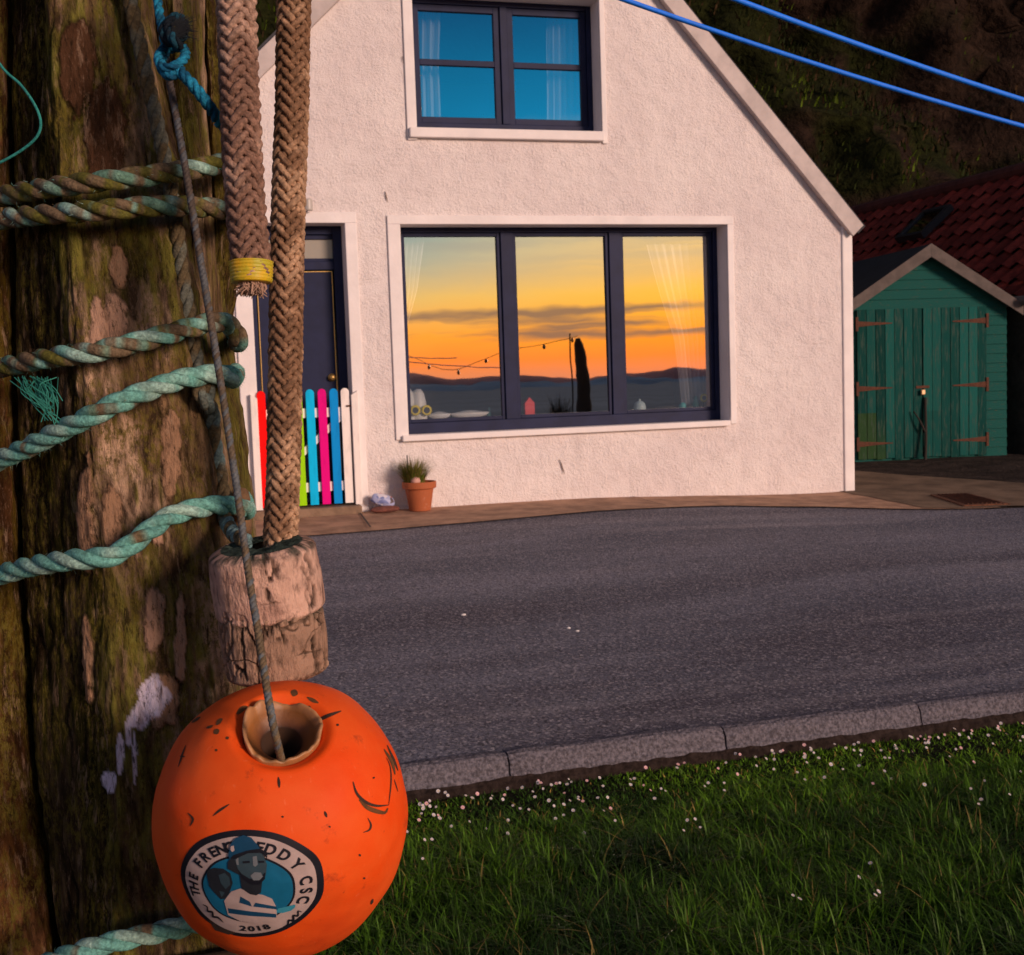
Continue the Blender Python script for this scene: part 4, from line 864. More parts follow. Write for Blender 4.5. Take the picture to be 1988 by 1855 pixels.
# ---- cork floats
def cork(name, c, axis, r, h, taper, label, seed, cols_, cracks):
    n, m = 240, 130; prof = []
    zs = np.linspace(-.5, .5, m); e = .10
    rad = np.ones(m)
    for i, z in enumerate(zs):
        q = max(0, (abs(z)-(.5-e))/e); rad[i] = (1-.20*q**2.0)*(1+.030*math.cos(z*3.0))*(1+taper*z)
    a = np.linspace(0, 2*np.pi, n, endpoint=False); Z, A_ = np.meshgrid(zs, a, indexing='ij'); Rr = np.tile(rad[:, None], (1, n))*r
    Pn = np.stack([np.cos(A_)*r, np.sin(A_)*r, Z*h], -1)
    big = fbm(Pn*18, 3, seed)-.5; crk = np.abs(fbm(Pn*np.array([95, 95, 26]), 4, seed+2)-.5); crk2 = np.abs(fbm(Pn*np.array([40, 40, 60]), 3, seed+7)-.5)
    pit = fbm(Pn*np.array([160, 160, 90]), 3, seed+4); w = 1-sst(crk, .010, .055); w2 = (1-sst(crk2, 0.004, .022))*.8; w = np.maximum(w, w2)*sst(fbm(Pn*30, 3, seed+6), *cracks)
    ends = sst(np.abs(Z), .36, .5); w = np.maximum(w, ends*sst(pit, .56, .66))
    Rr = Rr+big*.0045-w*.0034+(pit-.5)*.0014
    V = np.stack([np.cos(A_)*Rr, np.sin(A_)*Rr, Z*h+big*.002], -1)
    base = cols_[0]*(1-sst(big, -.08, .1))[..., None]+cols_[1]*sst(big, -.08, .1)[..., None]; C = base*(.72+.56*fbm(Pn*np.array([60, 60, 140]), 4, seed+9)[..., None]); C = C*(1-.9*w[..., None])
    shade_or_alg = (sst(Z, .30, .5)*sst(pit, .44, .58)*.85)[..., None]; C = C*(1-shade_or_alg)+np.array([.035, .055, .045])*shade_or_alg
    V = V.reshape(-1, 3); C = C.reshape(-1, 3)
    # caps as rings to the central hole
    f = [(i*n+j, i*n+(j+1) % n, (i+1)*n+(j+1) % n, (i+1)*n+j) for i in range(m-1) for j in range(n)]
    for side, zc in ((m-1, .5), (0, -.5)):
        prev = side*n; rr0 = V[prev:prev+n]
        for k in range(1, 16):
            t = k/15; pr = rr0*(1-t*.66); pr[:, 2] = zc*h*(1-.02*t)+(fbm(np.stack([pr[:, 0]*90, pr[:, 1]*90, pr[:, 0]*0+zc], -1), 3, seed)-.5)*.006*min(1, t*4)
            b0 = len(V); V = np.vstack([V, pr]); cc = np.array([.040, .060, .050]) if zc > 0 else cols_[0]
            C = np.vstack([C, cc*(.35+1.5*fbm(pr*170, 3, seed)[:, None])]); f += [(prev+j, prev+(j+1) % n, b0+(j+1) % n, b0+j) for j in range(n)]; prev = b0
    q = Vector((0, 0, 1)).rotation_difference(Vector(axis)); Mx = np.array(q.to_matrix()); V = V@Mx.T+c
    o = obj(name, V, f, corkm, smooth=True, col=np.clip(C, 0, 1)); return tag(o, label, 'float', 'cork floats threaded on the thick rope')
corkm = M('cork', (1, 1, 1), .95, 1, 260, .62, 150, use_col=True, spec=.08, bdist=.004, stretch=(1, 1, .45), vdetail=9, lo=.50, hi=.66, detail=9)
ax = up*1.0+rt*-.115+fw*-.20; ax = ax/np.linalg.norm(ax)
cork('cork_float', P3(518, 1126, .985), tuple(ax), .0425, .058, -.02, 'smoother pinkish cork float with a mossy top, the upper of two', 21, (np.array([.44, .26, .20]), np.array([.62, .40, .31])), (.56, .66))
ax2 = up*1.0+rt*-.100+fw*-.06; ax2 = ax2/np.linalg.norm(ax2)
cork('cork_float', P3(533, 1247, .990), tuple(ax2), .0410, .058, .05, 'deeply cracked cork float, the lower of two, resting above the buoy', 43, (np.array([.34, .215, .15]), np.array([.50, .32, .22])), (.36, .46))
# ---- thin tarred cord with blue knot
cpx = [(300, -60, .99), (306, 0, .985), (316, 60, .98), (326, 140, .975), (340, 215, .965), (364, 350, .955), (392, 520, .945), (428, 740, .93), (460, 950, .92), (482, 1110, .905), (503, 1240, .885), (526, 1385, .860), (543, 1462, .870), (553, 1500, .895)]
def ccol(s, k):
    n = fbm(np.stack([s*60, 0*s+k*3, 0*s], -1), 4, 37); t = (s/s[-1])[:, None]
    a = np.array([.035, .028, .034])*(1-t)+np.array([.15, .105, .050])*t; w = sst(n, .5, .64)[:, None]*(.25+.5*t); return a*(1-w)+np.array([.10, .15, .19])*w
V, Fc, C = laid(spline([P3(*q) for q in cpx], 1500), .0029, .012, colf=ccol, seed=19, samp=8, kk=(.72, .30))
o = obj('thin_cord', V, Fc, M('cord_fibre', (1, 1, 1), .7, .6, 900, .3, 700, use_col=True, bdist=.0008), smooth=True, col=C); tag(o, 'thin dark cord running diagonally from the blue knot into the buoy hole', 'cord')
bl = thing('blue_knot', P3(330, 100, .965), 'blue and black twine knotted round the thin cord near the top', 'knot')
def bcol(s, k): n = fbm(np.stack([s*90, 0*s+k*3, 0*s], -1), 3, 47)[:, None]; return np.array([.006, .10, .20])*(1-sst(n, .45, .6))+np.array([.015, .24, .42])*sst(n, .45, .6)
def dcol(s, k): n = fbm(np.stack([s*90, 0*s+k*3, 0*s], -1), 3, 57)[:, None]; return np.array([.006, .012, .020])*(1-sst(n, .5, .7))+np.array([.01, .07, .11])*sst(n, .5, .7)
for nm, pts, r_, cf in (('knot_coil', [(322, 90, .975), (308, 112, .955), (318, 132, .945), (345, 126, .945), (360, 108, .955), (352, 92, .97), (325, 100, .975), (312, 128, .955), (330, 148, .945), (352, 138, .95)], .0038, bcol),
                   ('knot_coil', [(330, 40, .97), (318, 62, .955), (330, 82, .95), (352, 74, .95), (358, 50, .955), (344, 34, .96), (328, 50, .955), (336, 76, .945), (352, 92, .95)], .0042, dcol),
                   ('knot_tail', [(342, 128, .95), (356, 146, .945), (374, 165, .945), (395, 192, .95), (415, 220, .96), (430, 245, .975)], .0046, bcol),
                   ('knot_tail', [(304, -50, .975), (306, 0, .97), (312, 40, .965), (320, 84, .96)], .0036, bcol)):
    V, Fc, C = laid(spline([P3(*q) for q in pts], 160), r_, .022, colf=cf, fuzz=160, seed=71, samp=6); obj(nm, V, Fc, fib, bl, smooth=True, col=C)
mbx = MB()
for i in range(120):
    a = rg.uniform(-.6, 1.2); st = P3(340+rg.uniform(-10, 12), 58+rg.uniform(-14, 14), .945); L_ = rg.uniform(.006, .016)
    mbx.tube([st, st+(up*math.sin(a)+rt*math.cos(a))*L_], [.0003, .00015], 3, False)
mbx.build('knot_fray', M('black_fray', (.012, .016, .022), .8), bl)
# ------------------------------------------------------------------ buoy
BC = P3(547, 1589, .955); view = BC-CAM; view /= np.linalg.norm(view)
upv = up-view*(up@view); upv /= np.linalg.norm(upv); rv_ = np.cross(view, upv)*1.0
th_ = R_(37); BA = -view*math.cos(th_)+upv*math.sin(th_)+rv_*(-.0); BA /= np.linalg.norm(BA)
Bu = np.cross(BA, rt); Bu /= np.linalg.norm(Bu); Bw = np.cross(Bu, BA)
a_, b_l = .0965, .108
buoy = thing('net_buoy', BC-np.array([0, 0, .1]), 'large scuffed orange buoy with a ragged hole and a round club sticker', 'buoy')
prof = []
for t in np.linspace(-1, 1, 121):
    ang = t*math.pi/2; s_, c_ = math.sin(ang), math.cos(ang); h = b_l*math.copysign(abs(s_)**.93, s_); r_ = a_*abs(c_)**.86; prof.append((r_, h))
prof = [p for p in prof if p[0] > .0285 or p[1] < 0]; prof = [(r_, h-.0075*float(1-sst(np.array(r_), .0275, .038)) if h > 0 else h) for r_, h in prof]
top = [(.0278, prof[-1][1]-.0012), (.0272, prof[-1][1]-.006), (.027, prof[-1][1]-.02)]
def blathe(prof, n=128, nz=0, seed=0):
    v = []; m = len(prof); a = np.linspace(0, 2*np.pi, n, endpoint=False)
    for r_, h in prof: v.append(BC+BA*h+r_*(np.cos(a)[:, None]*Bw+np.sin(a)[:, None]*Bu))
    v = np.concatenate(v); f = [(i*n+j, i*n+(j+1) % n, (i+1)*n+(j+1) % n, (i+1)*n+j) for i in range(m-1) for j in range(n)]; return v, f
bv, bf = blathe(prof+top, 160)
bo = bv-BC; rad_ = bo/np.linalg.norm(bo, axis=1)[:, None]; bv = bv+rad_*((fbm(bo*22, 3, 5)-.5)*.0045)[:, None]
def buoymat():
    m = M('orange_plastic', (.66, .060, .008), .62, .25, 55, 0, 1, spec=.18, bdist=.0012); nt = m.node_tree; N = nt.nodes; L = nt.links; b = N['Principled BSDF']
    tc = N.new('ShaderNodeTexCoord'); 
    def nz(sc, d=4, st=(1, 1, 1), r=.6):
        mp = N.new('ShaderNodeMapping'); mp.inputs[3].default_value = st; L.new(tc.outputs['Object'], mp.inputs[0]); t = N.new('ShaderNodeTexNoise'); t.inputs['Scale'].default_value = sc; t.inputs['Detail'].default_value = d; t.inputs['Roughness'].default_value = r; L.new(mp.outputs[0], t.inputs[0]); return t.outputs[0]
    def mx(f, a, c, lo, hi, k=1):
        mr = N.new('ShaderNodeMapRange'); L.new(f, mr.inputs[0]); mr.inputs[1].default_value = lo; mr.inputs[2].default_value = hi; mr.inputs[4].default_value = k
        x = N.new('ShaderNodeMix'); x.data_type = 'RGBA'; L.new(mr.outputs[0], x.inputs[0])
        if isinstance(a, tuple): x.inputs[6].default_value = (*a, 1)
        else: L.new(a, x.inputs[6])
        x.inputs[7].default_value = (*c, 1); return x.outputs[2]
    c = mx(nz(11, 6), (.74, .066, .003), (.76, .105, .014), .38, .64); c = mx(nz(5, 4), c, (.46, .030, .004), .56, .74)
    c = mx(nz(38, 7, (1, 1, 1), .7), c, (.20, .028, .010), .60, .74, .8); c = mx(nz(120, 3), c, (.22, .03, .012), .70, .78, .7); c = mx(nz(300, 2, (1, 1, .2)), c, (.85, .25, .12), .68, .80, .35)
    L.new(c, b.inputs['Base Color']); return m
body = obj('shell', bv, bf, buoymat(), buoy, smooth=True)
BVH = BVHTree.FromPolygons([tuple(q) for q in bv], bf)
# bottom cap hole is out of sight; collar: ragged cut tube wall
mbx = MB(); n = 96; h0 = prof[-1][1]
def rag(a): return .0034+.0080*(.5+.5*math.sin(a*2+1.9))*(1 if math.sin(a-.6) > -.7 else .3)+.0052*(abs(float(vnoise(np.array([math.cos(a)*2.6+9, math.sin(a)*2.6, 0.]), 3))-.5)*2-.4)+.0016*(float(vnoise(np.array([math.cos(a)*9+9, math.sin(a)*9, 0.]), 5))-.5)
ring = []
for j in range(n):
    a = 2*math.pi*j/n; dv = math.cos(a)*Bw+math.sin(a)*Bu; t = h0+rag(a); wob = 1+.03*math.sin(3*a+1)
    ring.append([BC+BA*(h0-.012)+dv*.0265*wob, BC+BA*(t-.001)+dv*.0288*wob, BC+BA*t+dv*.0282*wob, BC+BA*(t-.0006)+dv*.0262*wob, BC+BA*(h0-.001)+dv*.0238, BC+BA*(h0-.005)+dv*.0195, BC+BA*(h0-.0085)+dv*.0160, BC+BA*(h0-.010)+dv*.0148])
v = np.array(ring).reshape(-1, 3); m_ = 8; f = [(j*m_+k, ((j+1) % n)*m_+k, ((j+1) % n)*m_+k+1, j*m_+k+1) for j in range(n) for k in range(m_-1)]
bore, bfc = tube([BC+BA*(h0-q) for q in (.0098, .03, .08, .15)], [.0149, .0135, .0132, .0130], 48, False); obj('bore', bore, bfc+[tuple(3*48+j for j in range(48))], M('shaded_bore', (.05, .022, .010), .9), buoy, smooth=True)  # bore coloured dark to stand for the shade inside the hole
hc = np.tile(np.array([(.30, .10, .02), (.45, .20, .07), (.52, .27, .12), (.44, .20, .07), (.27, .10, .02), (.20, .07, .015), (.12, .04, .012), (.04, .015, .006)]), (n, 1))  # shade of the hole painted in: colours darken from rim to bore
obj('hole_tube', v, f, M('inner_plastic', (1, 1, 1), .5, .4, 60, .35, 25, bdist=.002, use_col=True), buoy, smooth=True, col=hc)
def onb(x, y, lift=.0004):
    r = Vector(ray(x, y)).normalized(); loc, nrm, idx, dist = BVH.ray_cast(Vector(CAM), r)
    if loc is None: return None
    if nrm.dot(r) > 0: nrm = -nrm
    return np.array(loc+nrm*lift)
def c6(x, y): return ((400+x/2.296)*.69005, (1880+y/2.296)*.69005)
def decal(polys, name, mat, lift, parent=buoy, grid=None):
    """polys: list of polygons in photo coordinates laid on the buoy's skin"""
    mb = MB()
    for poly in polys:
        t = geometry.tessellate_polygon([[Vector((p[0], p[1], 0)) for p in poly]]); bm = bmesh.new(); vs = [bm.verts.new((p[0], p[1], 0)) for p in poly]
        for q in t:
            try: bm.faces.new([vs[i] for i in q])
            except ValueError: pass
        for _ in range(4):
            ed = [e for e in bm.edges if e.calc_length() > 9]
            if not ed: break
            bmesh.ops.subdivide_edges(bm, edges=ed, cuts=1); bmesh.ops.triangulate(bm, faces=bm.faces[:])
        bm.verts.index_update(); pts = [onb(w.co.x, w.co.y, lift) for w in bm.verts]; bad = {i for i, p in enumerate(pts) if p is None}
        mb.add([p if p is not None else (0, 0, 0) for p in pts], [[w.index for w in fc.verts] for fc in bm.faces if not bad & {w.index for w in fc.verts}]); bm.free()
    return mb.build(name, mat, parent)
# sticker, laid out on a unit disc and carried to the photo ellipse
SX, SY = c6(676, 1440); SR = .0550; SO_R = .095
_h_ = onb(SX, SY, 0); _r = Vector(ray(SX, SY)).normalized(); _loc, SN, _i, _d = BVH.ray_cast(Vector(CAM), _r)
SN = np.array(SN); SN = -SN if SN@np.array(_r) > 0 else SN; SO = _h_-SN*SO_R
_u = np.array(up)*1.0+np.array(rt)*-.16; SU = _u-SN*(_u@SN); SU /= np.linalg.norm(SU); SRt = np.cross(SU, SN); SRt /= np.linalg.norm(SRt)
if SRt@rt < 0: SRt = -SRt
def sdir(u, v_):
    v_ *= .84; rho = math.hypot(u, v_)*SR/SO_R
    if rho < 1e-6: return SN
    t = (SRt*u+SU*v_)/math.hypot(u, v_); return SN*math.cos(rho)+t*math.sin(rho)
def sp(u, v_, lift):
    d = Vector(sdir(u, v_)); loc, nrm, i, ds = BVH.ray_cast(Vector(SO), d)
    if nrm.dot(d) < 0: nrm = -nrm
    return np.array(loc+nrm*lift)
def inv(x, y):
    p = onb(*c6(x, y), 0); d = p-SO; d /= np.linalg.norm(d); c = max(-1, min(1, d@SN)); rho = math.acos(c)*SO_R/SR; t = d-SN*c; t /= np.linalg.norm(t)+1e-9; return rho*(t@SRt), rho*(t@SU)/.84
def disc(r, name, mat, lift, nr=14, na=72, par=None):
    v = [sp(0, 0, lift)]+[sp(r*(k+1)/nr*math.cos(a)*(1+(.012*math.sin(a*7)*(k == nr-1))), r*(k+1)/nr*math.sin(a), lift) for k in range(nr) for a in np.linspace(0, 2*np.pi, na, endpoint=False)]
    f = [(0, 1+j, 1+(j+1) % na) for j in range(na)]+[(1+k*na+j, 1+(k+1)*na+j, 1+(k+1)*na+(j+1) % na, 1+k*na+(j+1) % na) for k in range(nr-1) for j in range(na)]
    return obj(name, v, f, mat, par or buoy, smooth=True)
def flat(n, c, r=.55): return M(n, c, r, .15, 200, .18, 60, bdist=.0004, spec=.3)
ink = flat('sticker_ink', (.008, .009, .016)); cream = flat('sticker_paper', (.46, .36, .34)); seab = flat('sticker_blue', (.006, .13, .25)); deep = flat('sticker_deep_blue', (.006, .055, .12))
skin = flat('sticker_grey_blue', (.035, .065, .085)); skin2 = flat('sticker_pale_grey', (.16, .18, .20)); shadow = flat('sticker_dark_grey', (.016, .020, .028)); pale = flat('sticker_pale_blue', (.04, .27, .38))
st = disc(1.0, 'sticker', ink, .0004); disc(.905, 'ring', cream, .0006, par=st); disc(.625, 'ring_line', ink, .0008, par=st); disc(.595, 'sky_disc', seab, .0010, par=st)
C6 = lambda L: [c6(*p) for p in L]
decal([C6([(880, 1545), (990, 1520), (985, 1540), (960, 1560), (905, 1575), (860, 1570)])], 'sea_line', pale, .0012, st)
# figures: the small head behind, then the man in a knitted cap and a striped jumper
decal([C6([(425, 1330), (430, 1300), (470, 1285), (530, 1290), (575, 1320), (590, 1380), (570, 1440), (545, 1480), (515, 1485), (470, 1440), (440, 1400)])], 'second_head', shadow, .0014, st)
decal([C6([(500, 1330), (540, 1315), (570, 1345), (575, 1390), (545, 1420), (515, 1380)]), C6([(505, 1430), (540, 1440), (520, 1470)])], 'second_face', skin, .0016, st)
decal([C6([(535, 1495), (580, 1435), (640, 1415), (700, 1445), (780, 1455), (840, 1480), (865, 1530), (872, 1590), (862, 1622), (760, 1640), (640, 1625), (560, 1585)])], 'jumper', cream, .0015, st)
decal([C6([(640, 1465), (700, 1500), (712, 1530), (632, 1505)]), C6([(735, 1505), (868, 1530), (870, 1548), (720, 1530)]), C6([(560, 1540), (700, 1560), (868, 1578), (866, 1600), (700, 1590), (566, 1572)])], 'stripes', deep, .0017, st)
decal([C6([(635, 1330), (780, 1350), (770, 1440), (740, 1458), (700, 1450), (650, 1415)])], 'neck', shadow, .0017, st)
decal([C6([(560, 1250), (590, 1205), (640, 1190), (640, 1330), (600, 1310), (560, 1290)])], 'hair', shadow, .0018, st)
decal([C6([(600, 1215), (650, 1180), (740, 1170), (785, 1200), (808, 1260), (800, 1330), (770, 1380), (720, 1385), (660, 1350), (625, 1290)])], 'face', skin, .0019, st)
decal([C6([(625, 1290), (650, 1320), (700, 1350), (760, 1345), (798, 1310), (796, 1350), (760, 1388), (710, 1388), (655, 1352)])], 'beard', ink, .0021, st)
decal([C6([(705, 1330), (730, 1308), (770, 1310), (783, 1335), (760, 1358), (722, 1358)])], 'pipe_smoke', skin2, .0023, st)
decal([C6([(720, 1210), (745, 1205), (752, 1260), (735, 1275), (722, 1265)]), C6([(612, 1230), (628, 1215), (632, 1265), (618, 1262)])], 'highlight', skin2, .0022, st)
decal([C6([(655, 1240), (700, 1236), (702, 1250), (660, 1254)]), C6([(755, 1236), (790, 1236), (792, 1248), (758, 1250)])], 'eyes', ink, .0023, st)
decal([C6([(565, 1205), (580, 1130), (610, 1095), (660, 1075), (710, 1090), (745, 1130), (770, 1165), (650, 1185), (600, 1215), (575, 1230)])], 'knitted_cap', deep, .0022, st)
decal([C6([(575, 1222), (600, 1200), (680, 1172), (770, 1158), (812, 1190), (810, 1222), (775, 1185), (690, 1188), (610, 1225)])], 'cap_brim', ink, .0024, st)
decal([C6([(582, 1145), (600, 1140), (606, 1170), (590, 1180), (580, 1165)])], 'cap_badge', cream, .0025, st)
def glyph(ch):
    cu = bpy.data.curves.new('glyph', 'FONT'); cu.body = ch; cu.size = 1; cu.align_x = 'CENTER'; cu.resolution_u = 6; cu.offset = .034
    o = bpy.data.objects.new('glyph', cu); scene.collection.objects.link(o); dg_ = bpy.context.evaluated_depsgraph_get(); me = bpy.data.meshes.new_from_object(o.evaluated_get(dg_))
    v = [(p.co.x, p.co.y-.35) for p in me.vertices]; f = [tuple(p.vertices) for p in me.polygons]; bpy.data.objects.remove(o); bpy.data.meshes.remove(me); bpy.data.curves.remove(cu); return v, f
letters = [('T', 340, 1442), ('H', 322, 1392), ('E', 328, 1335), ('F', 352, 1240), ('R', 390, 1192), ('E', 445, 1158), ('N', 502, 1130), ('C', 560, 1118), ('E', 772, 1122), ('D', 832, 1165), ('D', 905, 1220), ('Y', 985, 1275), ('C', 1040, 1372), ('S', 1055, 1432), ('C', 1055, 1490)]
def put(ch, x, y, sz, flip):
    u, w = inv(x, y); t = math.atan2(w, u); v, f = glyph(ch); R0 = .765; pts = []
    for gx, gy in v:
        uu, a = (R0-gy*sz, t+gx*sz/R0) if flip else (R0+gy*sz, t-gx*sz/R0)
        pts.append(sp(uu*math.cos(a), uu*math.sin(a), .0012))
    obj('letter' if not flip else 'numeral', pts, f, ink, st)
for L_ in letters: put(*L_, .215, False)
for L_ in [('2', 655, 1678), ('0', 712, 1690), ('1', 766, 1690), ('8', 818, 1680)]: put(*L_, .17, True)
def stroke(pts, w):
    p = np.array(pts, float); q = spline(np.c_[p, p[:, 0]*0], max(8, len(p)*5))[:, :2]; t = np.gradient(q, axis=0); t /= np.linalg.norm(t, axis=1)[:, None]+1e-9; nn = np.c_[-t[:, 1], t[:, 0]]
    ww = w*np.sin(np.linspace(.25, np.pi-.25, len(q)))[:, None]; return [tuple(a) for a in (q+nn*ww)]+[tuple(a) for a in (q-nn*ww)[::-1]]
wav = [C6(stroke(L, w)) for L, w in [([(1030, 1568), (1008, 1562), (1005, 1592), (978, 1592), (975, 1622), (948, 1622), (940, 1648), (912, 1665)], 7), ([(398, 1520), (425, 1535), (430, 1562), (458, 1570), (465, 1598), (495, 1604), (530, 1635)], 7)]]
for w_ in wav: decal([w_], 'wave_mark', ink, .0012, st)
# scuffs and gouges in the plastic
dirt = M('scuff_dirt', (.045, .020, .010), .9, .8, 150, .5, 60, bdist=.001); moss_ = M('green_scuff', (.13, .05, .010), .9, .8, 150, .5, 60, bdist=.001)
sc = [([(285, 500), (262, 560), (250, 600), (234, 640)], 6), ([(245, 570), (280, 575)], 5), ([(460, 955), (500, 922), (565, 880)], 8), ([(298, 935), (326, 965), (330, 985), (312, 1022)], 7), ([(1360, 735), (1385, 810), (1440, 865), (1510, 890), (1590, 885)], 10),
      ([(1575, 580), (1600, 640), (1605, 740), (1590, 885)], 4), ([(1455, 968), (1475, 1010), (1465, 1045), (1425, 1062)], 6), ([(1105, 365), (1180, 320), (1285, 280)], 12), ([(880, 705), (884, 740), (886, 775)], 9), ([(1178, 925), (1192, 965)], 9), ([(1490, 1490), (1475, 1525)], 8),
      ([(1625, 720), (1650, 800)], 3), ([(1580, 500), (1630, 610), (1650, 665)], 7), ([(1488, 715), (1500, 705)], 6), ([(900, 960), (915, 962)], 7), ([(1255, 365), (1268, 375)], 8), ([(1400, 1200), (1408, 1215)], 7), ([(1430, 1350), (1436, 1362)], 7), ([(990, 285), (984, 300)], 4), ([(1205, 1020), (1216, 1030)], 6)]
for L, w in sc: decal([C6(stroke(L, w))], 'scuff', dirt, .0005)
sc2 = [([(960, 155), (1005, 170)], 22), ([(610, 300), (650, 262), (680, 250)], 16), ([(320, 355), (350, 335), (378, 318)], 9), ([(415, 390), (440, 382), (460, 372)], 9), ([(480, 370), (505, 340), (520, 330)], 14), ([(465, 425), (485, 410), (500, 405)], 18), ([(545, 445), (556, 462)], 11), ([(472, 530), (488, 534)], 9), ([(1065, 190), (1140, 228)], 12), ([(1070, 250), (1090, 254)], 8),
       ([(1400, 850), (1460, 905), (1560, 935), (1585, 905)], 15), ([(1560, 525), (1612, 610), (1632, 690)], 11)]
for L, w in sc2: decal([C6(stroke(L, w))], 'scuff', moss_, .00035)
decal([C6([(430, 1620), (500, 1650), (620, 1705), (560, 1720), (470, 1690)])], 'tar_smear', dirt, .0004)
# ------------------------------------------------------------------ blue cables overhead
blu = M('blue_sheath', (.002, .20, 1.0), .6, .1, 60, .1, 20, spec=.5)
def cable(a, b, d0, d1, sag, label):
    p0, p1 = P3(a[0], a[1], d0), P3(b[0], b[1], d1); v_ = p1-p0; pts = [p0+v_*t-np.array([0, 0, sag])*(1-(2*t-1)**2)*1.0 for t in np.linspace(-1.3, 4.0, 160)]
    o = MB().tube(pts, .0062, 12).build('overhead_cable', blu, smooth=True); tag(o, label, 'cable', 'blue cables crossing the upper right corner')
cable((1190, -8), (1988, 246), 3.0, 3.25, .010, 'lower of two bright blue cables, crossing the gable edge')
cable((1410, -8), (1988, 195), 2.7, 3.0, .006, 'upper of two bright blue cables, crossing only the dark cliff')
# ------------------------------------------------------------------ pot, ornament, litter
terra = M('terracotta', (.36, .095, .030), .8, .6, 40, .35, 14, col2=(.50, .25, .16), lo=.60, hi=.75, bdist=.004)
pc = onplane(816, 999, 10.33); pz = float(ground_z(pc[0], 10.33))+.014
pot = thing('plant_pot', (pc[0], 10.33, pz), 'terracotta pot with spiky grass standing by the cottage wall', 'plant pot')
v, f = lathe([(0, .004), (.088, 0), (.092, .004), (.122, .190), (.138, .192), (.146, .198), (.148, .245), (.144, .252), (.130, .250), (.126, .215), (0, .212)], (pc[0], 10.33, pz), 48)
obj('pot', v, f, terra, pot, smooth=False, bevel=.002)
v, f = lathe([(.126, .212), (.09, .222), (.0, .226)], (pc[0], 10.33, pz), 24); obj('soil', v, f, M('pot_soil', (.04, .025, .015), 1, 1, 60, .5, 30, bdist=.01), pot)
n = 900; a = rng.uniform(0, 6.28, n); rr_ = np.sqrt(rng.random(n))*.085; b = np.stack([pc[0]-.040+rr_*np.cos(a), 10.33+rr_*np.sin(a), np.full(n, pz+.215)], -1)
colr = np.where(rng.random((n, 1)) < .65, np.array([[.09, .12, .015]]), np.array([[.24, .16, .05]]))*rng.uniform(.5, 1.5, (n, 1))
v, f, c = blades_mesh(b, rng.uniform(.14, .33, n)*(1-rr_*2.5), np.full(n, .0026), rng.uniform(.1, .9, n), a+rng.normal(0, .5, n), colr, 4); obj('grass_tuft', v, f, leafm, pot, col=c)
MB().tube([(pc[0]-.085, 10.34, pz+.2), (pc[0]-.093, 10.34, pz+.48)], .005, 6).build('cane', M('dark_cane', (.02, .015, .012), .9), pot)
v, f = lathe([(0, -.038), (.025, -.034), (.040, -.010), (.040, .012), (.026, .033), (0, .038)], (pc[0]-.045, 10.25, pz+.262), 24, (.3, .1, 1)); o = obj('shell', v, f, M('pink_shell', (.62, .34, .27), .6, .5, 60, .2, 30, bdist=.003), smooth=True); tag(o, 'round pink shell lying on the front of the terracotta pot', 'shell')
oc = onplane(748, 1001, 10.35); ocz = float(ground_z(oc[0], 10.35))+.014
mb = MB(); n = 30
for k, z in enumerate((0, .012, .034, .044)):
    pass
def blob(name, c, r, mat, seed, parent=None, nn=(36, 20), rough_=.18, rot=None):
    v = []; 
    for i in range(nn[1]+1):
        t = math.pi*i/nn[1]
        for j in range(nn[0]):
            a = 2*math.pi*j/nn[0]; d = np.array([math.sin(t)*math.cos(a), math.sin(t)*math.sin(a), math.cos(t)]); k = 1+rough_*(float(fbm(d*1.7+seed, 3, seed))-.5)*2; q = d*np.array(r)*k
            if rot: q = np.array(Matrix.Rotation(rot, 3, 'Y') @ Vector(q))
            v.append(q+np.array(c))
    f = [(i*nn[0]+j, i*nn[0]+(j+1) % nn[0], (i+1)*nn[0]+(j+1) % nn[0], (i+1)*nn[0]+j) for i in range(nn[1]) for j in range(nn[0])]
    return obj(name, v, f, mat, parent, smooth=True)
o = blob('red_stone', (oc[0], 10.35, ocz+.028), (.130, .07, .030), M('red_sandstone', (.22, .075, .055), .9, .8, 60, .4, 20, bdist=.008), 3); tag(o, 'flat red brown stone on the pavement between doorstep and pot', 'stone')
def mosaic():
    m = M('painted_mosaic', (.5, .5, .6), .5, .4, 60, 0, 1, bdist=.004); nt = m.node_tree; N = nt.nodes; L = nt.links
    tc = N.new('ShaderNodeTexCoord'); vo = N.new('ShaderNodeTexVoronoi'); vo.inputs['Scale'].default_value = 26; L.new(tc.outputs['Object'], vo.inputs[0]); sp = N.new('ShaderNodeSeparateColor'); L.new(vo.outputs['Color'], sp.inputs[0])
    r = N.new('ShaderNodeValToRGB'); r.color_ramp.interpolation = 'CONSTANT'; e = r.color_ramp.elements; e[0].color = (.34, .38, .60, 1); e[1].position = .3; e[1].color = (.60, .58, .66, 1)
    for p, c in ((.55, (.16, .20, .42, 1)), (.72, (.65, .06, .03, 1)), (.82, (.45, .45, .55, 1)), (.93, (.10, .08, .09, 1))): k_ = e.new(p); k_.color = c
    L.new(sp.outputs[0], r.inputs[0]); L.new(r.outputs[0], N['Principled BSDF'].inputs['Base Color']); return m
o = blob('painted_stone', (oc[0]-.012, 10.37, ocz+.105), (.105, .045, .055), mosaic(), 5, rot=.32); tag(o, 'blue and white painted stone leaning on the flat red stone', 'painted stone')
chipm = M('white_chip', (.75, .72, .72), .7)
